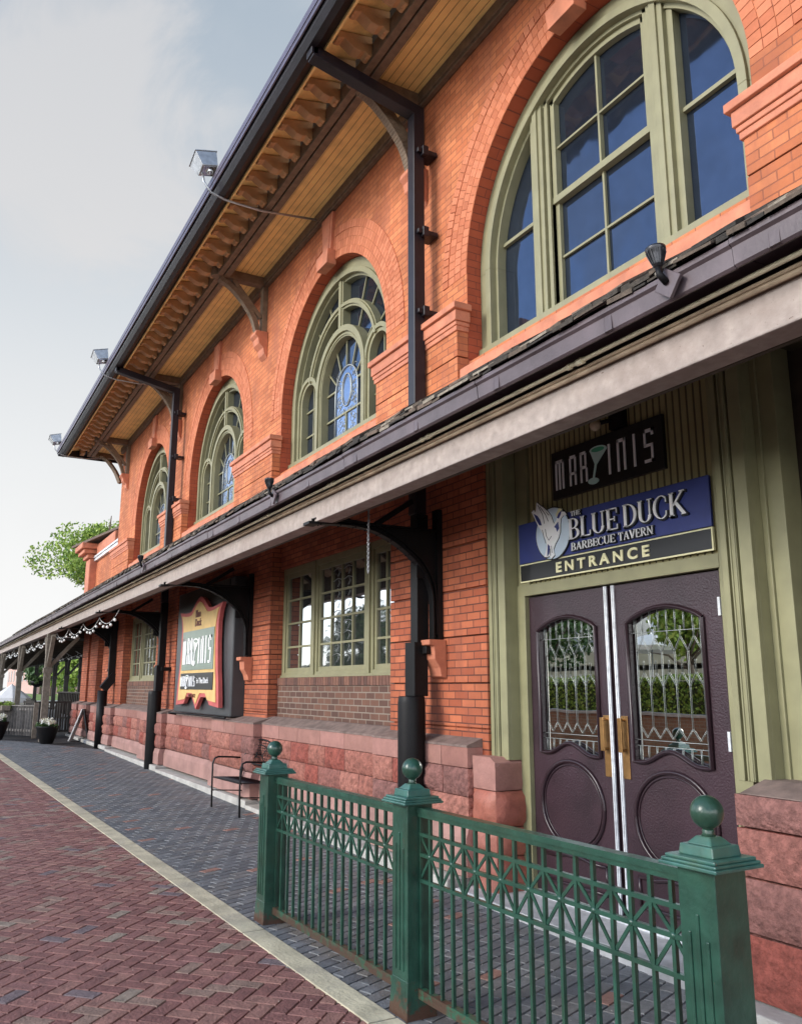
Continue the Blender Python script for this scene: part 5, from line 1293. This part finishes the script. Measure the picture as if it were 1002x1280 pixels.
b = MB(); b.box(-27.9, -27.82, 2.98, 3.04, gz(-28), 1.25); b.box(-27.9, -27.82, 4.0, 4.06, gz(-28), 1.25); b.box(-27.88, -27.84, 3.0, 4.05, 1.15, 1.21); b.box(-27.88, -27.84, 3.0, 4.05, .30, .36)
for i in range(13): b.box(-27.875, -27.845, 3.06+.075*i, 3.10+.075*i, gz(-28)+.1, 1.2)
b.build('gate_panel', DARKW, GT)

def leaf_cloud(b, c, r, n, size, m=0, rnd=random, flat=1.0, clumps=14):
    cs = []
    for k in range(clumps):
        v = Vector((rnd.gauss(0, 1), rnd.gauss(0, 1), rnd.gauss(0, 1))).normalized()*rnd.uniform(.25, .95)
        cs.append((Vector((v.x*r, v.y*r, v.z*r*flat)), rnd.uniform(.22, .42)*r))
    for i in range(n):
        o, cr = cs[i % clumps]
        v = Vector((rnd.gauss(0, 1), rnd.gauss(0, 1), rnd.gauss(0, 1))).normalized()*(rnd.random()**.4)*cr
        p = Vector(c)+o+Vector((v.x, v.y, v.z*.75))
        a = Vector((rnd.gauss(0, 1), rnd.gauss(0, 1), rnd.gauss(0, .6))).normalized(); d = a.orthogonal().normalized()
        d = (Matrix.Rotation(rnd.uniform(0, 6.28), 3, a) @ d); e = a.cross(d)
        s_ = size*rnd.uniform(.6, 1.3)
        b.quad([p-d*s_*.5, p+e*s_*.28, p+d*s_*.5, p-e*s_*.28], m)
LEAF1 = islands('leaf_light', [(0, (.27, .38, .06)), (.3, (.18, .28, .045)), (.6, (.34, .43, .09)), (.85, (.10, .18, .03))], rough=.6, bump=0, noise_amt=.1)
LEAF2 = islands('leaf_dark', [(0, (.05, .10, .025)), (.4, (.035, .075, .02)), (.75, (.08, .13, .03))], rough=.6, bump=0, noise_amt=.1)
BARK = paint('bark', (.12, .09, .065), rough=.9, var=.3, scale=10, bump=.6)
FLW = islands('white_petals', [(0, (.8, .78, .70)), (.6, (.70, .68, .45)), (.85, (.85, .85, .82))], rough=.6, bump=0, noise_amt=.05)
def tree(x, y, h, r, n, leaf, label, seed, group='trees standing beyond the station', size=.34, crown_z=None, gzz=0, cat='tree'):
    rnd = random.Random(seed); t = empty('broadleaf_tree', (x, y, gzz)); tag(t, label, cat, group)
    cz = crown_z or h-r
    b = MB(); b.tube([(0, 0, -.3), (.1, 0, cz*.4), (0, .1, cz*.8), (.1, 0, cz+r*.5)], [h*.03, h*.022, h*.015, h*.004], 8)
    for k in range(9):
        a = rnd.uniform(0, 6.28); z0 = cz*rnd.uniform(.55, 1.0); q = r*rnd.uniform(.6, .9)
        b.tube([(0, 0, z0), (q*.5*math.cos(a), q*.5*math.sin(a), z0+r*.3), (q*math.cos(a), q*math.sin(a), z0+r*rnd.uniform(.3, .8))], [h*.010, h*.007, h*.002], 5)
    b.build('trunk', BARK, t)
    b = MB(); leaf_cloud(b, (0, 0, cz), r, n, size, 0, rnd, .85, 34); b.build('crown', leaf, t)
    return t
tree(-66, 11.2, 15.8, 4.8, 17000, LEAF1, 'tall bright green tree rising above the low brick wing', 11, size=.27)
tree(-88, 13.5, 6.5, 3.2, 3500, LEAF1, 'sunlit bushy tree seen under the porch beside the brick corner', 12, size=.45)
tree(-100, 12.3, 6.0, 3.0, 3000, LEAF2, 'dark green tree seen between the middle porch posts', 13, size=.5)
tree(-125, 14, 7.0, 3.2, 3000, LEAF2, 'dark round tree seen far off near the pale building', 14, size=.5)
# far pale building and vehicle seen under the porch
FB = empty('far_building', (0, 0, 0)); tag(FB, 'pale pink brick building far off, seen through the porch posts', 'building')
b = MB(); b.box(-190, -140, 15, 30, -1, 9); b.build('wall', brick('pale_pink_brick', (.55, .33, .27), (.48, .28, .23), (.5, .45, .4)), FB)
b = MB(); b.box(-190.5, -139.5, 14.6, 30, 9, 9.5); b.build('roof', GALV, FB)
b = MB()
for i in range(9): b.box(-188+5.4*i, -186+5.4*i, 14.93, 15, 2.5, 4.5)
for j in range(2): b.box(-139.99, -139.93, 17+5*j, 19+5*j, 2.5, 4.5)
b.build('window', GLASS_LO, FB)
tag(sheet('lawn', -130, -61, 6.9, 60, -.02, LAWN), kind='structure')
b = MB(); b.quad([(-70, 7.2, .60), (-30, 7.2, gz(-30)+.01), (-30, 14, gz(-30)+.01), (-70, 12, .63)]); tag(b.build('pale_path', paint('pale_path_concrete', (.62, .60, .55), rough=.9, var=.15)), kind='structure')
b = MB(); b.quad([(-200, -60, gz(-70)-.03), (-60, -60, gz(-70)-.03), (-60, -7.3, gz(-70)-.03), (-200, 6, gz(-70)-.03)]); tag(b.build('pale_lot', paint('pale_lot_concrete', (.55, .53, .48), rough=.9, var=.15)), kind='structure')
b = MB(); b.quad([(-60, -60, -.05), (60, -60, -.05), (60, -7.3, -.05), (-60, -7.3, -.05)]); tag(b.build('bounce_ground', paint('bounce_ground_pale', (.62, .59, .52), rough=.9, var=.12, scale=1)), kind='structure')  # pale ground out of view, added to bounce light under eaves and canopy
def parasol(x, y, r, h, label, g='white parasols'):
    t = empty('parasol', (x, y, gz(x))); tag(t, label, 'parasol', g)
    b = MB(); b.tube([(0, 0, 0), (0, 0, h)], .03, 8); b.lathe([(.3, 0), (.3, .06)], (0, 0, 0), 14); b.build('pole', GALV, t)
    b = MB(); n = 8
    for i in range(n):
        a0, a1 = 2*PI*i/n, 2*PI*(i+1)/n
        P = [(r*math.cos(a0), r*math.sin(a0), h-.55), (r*math.cos(a1), r*math.sin(a1), h-.55), (0, 0, h)]
        b.quad(P); b.quad([(p[0], p[1], p[2]-.012) for p in P][::-1])
        b.quad([P[0], (P[0][0], P[0][1], P[0][2]-.18), (P[1][0], P[1][1], P[1][2]-.18), P[1]])
    b.build('canopy', WHITEF, t)
parasol(-44, 2.45, 1.1, 1.62, 'white parasol low behind the patio pickets at the left edge')
parasol(-37.5, 3.15, .75, 1.45, 'white parasol behind the hanging flower basket')
def flower_pot(x, y, label, s=1.0):
    t = empty('flower_urn', (x, y, gz(x)+.005)); tag(t, label, 'planter', 'dark flower urns on the grey paving')
    b = MB(); b.lathe([(.15*s, 0), (.17*s, .03*s), (.23*s, .20*s), (.27*s, .36*s), (.29*s, .42*s), (.29*s, .45*s), (.25*s, .45*s), (.24*s, .40*s)], (0, 0, 0), 24); b.build('pot', BLACKI, t)
    rnd = random.Random(int(x*10)); b = MB()
    leaf_cloud(b, (0, 0, .47*s), .26*s, 700, .07*s, 0, rnd, .35, 16); b.build('foliage', LEAF2, t)
    b = MB(); leaf_cloud(b, (0, 0, .55*s), .27*s, 420, .055*s, 0, rnd, .22, 16); b.build('blossom', FLW, t)
flower_pot(-24.6, 3.02, 'dark round urn of white flowers standing alone on the grey paving')
flower_pot(-26.6, 1.93, 'dark urn with trailing leaves cut off by the left edge of the picture', 1.1)
# hanging basket
HBK = empty('hanging_basket', (-33.2, 3.6, 0)); tag(HBK, 'dark hanging basket of flowers under the porch roof', 'hanging basket')
b = MB(); b.lathe([(.06, 1.62), (.22, 1.72), (.27, 1.84), (.25, 1.84)], (0, 0, 0), 16); 
for k in range(3): b.tube([(.25*math.cos(k*2.1), .25*math.sin(k*2.1), 1.84), (0, 0, 2.4)], .006, 4)
b.tube([(0, 0, 2.4), (0, 0, 3.1)], .006, 4); b.build('basket', BLACKI, HBK)
b = MB(); leaf_cloud(b, (0, 0, 1.86), .38, 900, .09, 0, random.Random(3), .5, 14); b.build('foliage', LEAF2, HBK)
# railing flowers near left edge
RF = MB(); rnd = random.Random(9)
leaf_cloud(RF, (-28.0, 2.27, 1.1), .30, 700, .07, 0, rnd, .6, 14); leaf_cloud(RF, (-28.6, 1.9, 1.0), .25, 400, .06, 1, rnd, .5, 12)
RF.box(-28.7, -27.6, 2.1, 2.32, .96, 1.1, 2)
tag(RF.build('rail_planter', [LEAF1, FLW, WOODG]), 'planter box of pale yellow flowers on the picket fence rail', 'planter')
# A-frame board leaning by the corner
AF = empty('sandwich_board', (-25.35, 3.80, gz(-25.4)+.005)); tag(AF, 'white and black folding sandwich board leaning near the iron downpipe', 'sandwich board')
b = MB(); b.hexa([(-.10, -.24, 0), (-.06, -.24, 0), (-.06, .22, 0), (-.10, .22, 0), (.20, -.22, .86), (.23, -.22, .86), (.23, .20, .86), (.20, .20, .86)])
b.xf(Matrix.Rotation(R(70), 4, 'Z')); o = b.build('front_board', WHITEF, AF, bevel=.006)
b = MB(); b.hexa([(.40, -.24, 0), (.44, -.24, 0), (.44, .22, 0), (.40, .22, 0), (.24, -.22, .86), (.27, -.22, .86), (.27, .20, .86), (.24, .20, .86)])
b.xf(Matrix.Rotation(R(70), 4, 'Z')); b.build('back_board', BLACKS, AF, bevel=.006)
# patio tables and chairs
def bistro(x, y, label, cat='table'):
    t = empty('bistro_table', (x, y, gz(x))); tag(t, label, cat, 'dark bistro tables on the patio')
    b = MB(); b.lathe([(.42, .72), (.43, .74), (.42, .755)], (0, 0, 0), 20); b.build('table_top', DARKW, t)
    b = MB(); b.tube([(0, 0, 0), (0, 0, .72)], .03, 8); b.lathe([(.24, 0), (.20, .03), (.03, .06)], (0, 0, 0), 16); b.build('pedestal', BLACKI, t)
def pchair(x, y, rz, label):
    t = empty('patio_chair', (x, y, gz(x)), rz); tag(t, label, 'chair', 'dark patio chairs under the porch')
    b = MB(); b.box(-.22, .22, -.22, .22, .43, .46); b.build('seat', DARKW, t)
    b = MB(); 
    for i in range(6): b.box(-.19+.07*i, -.16+.07*i, .20, .225, .46, .90)
    b.box(-.22, .22, .195, .23, .88, .95); b.build('backrest', DARKW, t)
    for sx in (-.2, .2):
        for sy in (-.2, .2): b = MB(); b.tube([(sx, sy, 0), (sx*.95, sy*.95, .44)], .014, 6); b.build('leg', BLACKI, t)
bistro(-30.2, 3.5, 'dark bistro table behind the gate panel, nearer the brick corner'); bistro(-33.5, 2.7, 'dark bistro table farther back, behind the grey pickets')
pchair(-29.6, 4.1, R(200), 'dark slatted chair beside the brick corner, behind the gate'); pchair(-30.9, 3.0, R(40), 'dark slatted chair on the track side of the nearer bistro table')
pchair(-32.8, 2.2, R(160), 'dark slatted chair just behind the grey picket fence'); pchair(-34.3, 3.3, R(20), 'dark slatted chair farthest back under the porch')
# festoon lights
FL = empty('string_lights', (0, 0, 0)); tag(FL, 'strings of round white bulbs looping under the canopy beam near the porch', 'string lights')
b = MB(); bulbs = []
x = -16.6; k = 0
rnd = random.Random(4)
while x > -42:
    sp = 2.15; y = 3.14; pts = []
    for i in range(13):
        t = i/12; pts.append((x-sp*t, y+.02*math.sin(k), 3.09-.20*4*t*(1-t)))
    b.tube(pts, .008, 5)
    for t in (.16, .34, .52, .70, .88): bulbs.append((x-sp*t, y+.02*math.sin(k)+rnd.uniform(-.01, .01), 3.09-.20*4*t*(1-t)-.07))
    x -= sp; k += 1
CORD = plain('pale_cord', (.6, .6, .58), .5)
b.build('cord', CORD, FL); b = MB()
x = -24.5
while x > -42:
    pts = [(x-2.4*i/10, 5.0+.1*math.sin(i), 2.95-.2*4*(i/10)*(1-i/10)) for i in range(11)]; b.tube(pts, .008, 5)
    for i in (2, 5, 8): bulbs.append((pts[i][0], pts[i][1], pts[i][2]-.06))
    x -= 2.4
b.build('cord', CORD, FL)
bm_ = MB(); bm_.ball((0, 0, 0), .030, 10, 0, 1.05); bm_.lathe([(.016, .03), (.016, .075)], (0, 0, 0), 8, 1)
bulb0 = None
for p in bulbs:
    if bulb0 is None: bulb0 = bm_.build('bulb', [BULB, BLACKI], FL, loc=p)
    else:
        c = bulb0.copy(); COL.objects.link(c); c.location = p

# fallen petals and grit on the paving
b = MB(); rnd = random.Random(21)
for i in range(1500):
    x = -2.2-abs(rnd.gauss(0, 5.5)); y = rnd.choice([rnd.uniform(2.35, 3.9), rnd.gauss(2.42, .12), rnd.uniform(.6, 3.8)])
    if kerb_y(x)-KT < y < kerb_y(x): continue
    s_ = rnd.uniform(.002, .0055); a = rnd.uniform(0, 6.28); z = gz(x)+.003
    c_, q_ = math.cos(a)*s_, math.sin(a)*s_
    b.quad([(x-c_, y-q_, z), (x+q_*.6, y-c_*.6, z+.002), (x+c_, y+q_, z+.001), (x-q_*.6, y+c_*.6, z)], i % 3 > 0)
tag(b.build('fallen_petals', [plain('pale_petal', (.62, .58, .48), .8), plain('dry_leaf', (.22, .15, .09), .8)]), 'tiny pale petals and grit scattered over the paving near the fence', 'litter', kind='stuff')
# ------------------------------------------------------------------ across the tracks (what the panes reflect)
SW = empty('low_brick_wall', (0, 0, 0)); tag(SW, 'long low brick wall with stone coping across the paving, seen mirrored in the door glass', 'wall')
b = MB(); b.box(-60, 6, -6.3, -6.0, -.1, .98); b.build('wall', brick('tan_brick', (.32, .19, .12), (.26, .14, .09), (.3, .26, .2)), SW)
b = MB(); b.box(-60, 6, -6.34, -5.96, .98, 1.04); b.build('coping', CONC, SW)
HG = MB(); rnd = random.Random(8)
for i in range(26000):
    x = rnd.uniform(-42, 2); f = rnd.random()
    y, z = (-6.55+rnd.uniform(-.06, .04), rnd.uniform(.9, 1.85)) if f < .7 else (rnd.uniform(-7.1, -6.55), 1.84+rnd.uniform(-.06, .06)+.05*math.sin(x*2.1))
    a = Vector((rnd.gauss(0, 1), rnd.gauss(0, 1), rnd.gauss(0, 1))).normalized(); d = a.orthogonal(); e = a.cross(d); s_ = .07
    p = Vector((x, y, z)); HG.quad([p-d*s_*.5, p+e*s_*.3, p+d*s_*.5, p-e*s_*.3])
HG.box(-60, 6, -7.1, -6.62, .9, 1.78, 1)
tag(HG.build('clipped_hedge', [LEAF1, paint('hedge_core', (.03, .05, .015))]), 'clipped green hedge behind the low brick wall, seen mirrored in the door glass', 'hedge')
PG = empty('parking_garage', (0, 0, 0)); tag(PG, 'beige concrete parking garage across the street, seen mirrored in the panes', 'building')
b = MB()
for z0, z1 in ((0, 2.45), (2.72, 3.5)): b.box(-90, -2, -24, -22, z0, z1)
for i in range(12): b.box(-90+8*i, -89.5+8*i, -23.6, -23, 2.45, 2.72)
b.build('parapet', BEIGE, PG)
b = MB(); b.box(-90, -2, -28, -23.9, 0, 3.3); b.build('dark_deck', ASPH, PG)
TW = empty('glass_office_block', (0, 0, 0)); tag(TW, 'grey glass office block far across the street, seen mirrored in the panes', 'building')
b = MB(); b.box(-75, -48, -60, -40, 0, 16); b.build('wall', paint('blue_grey_cladding', (.30, .33, .38), rough=.5, var=.1), TW)
b = MB()
for j in range(4):
    for i in range(9): b.box(-74+3*i, -72+3*i, -40, -39.9, 2+3.5*j, 4.5+3.5*j)
b.build('window', GLASS_LO, TW)
tree(-30, -15, 7.5, 3.0, 5000, LEAF2, 'street tree across the paving mirrored in the left door pane', 31, 'trees across the street', .28, 4.2)
tree(-20.3, -13.5, 5.2, 1.6, 3500, LEAF1, 'light green street tree mirrored in the right door pane', 32, 'trees across the street', .25, 4.0)
tree(-44, -13, 7.5, 3.2, 4500, LEAF2, 'street tree mirrored in the tavern casement window', 33, 'trees across the street', .3, 4.3)
tree(-58, -18, 5.6, 2.3, 2500, LEAF2, 'street tree farther along, mirrored in the left lights of the tavern casement', 35, 'trees across the street', .3, 3.0)
tree(-49, -19, 5.0, 2.0, 2500, LEAF1, 'small pale street tree mirrored in the centre of the tavern casement', 36, 'trees across the street', .3, 2.8)
parasol(-23.5, -15, 2.2, 3.5, 'large white market parasol across the street, mirrored in the right door pane')
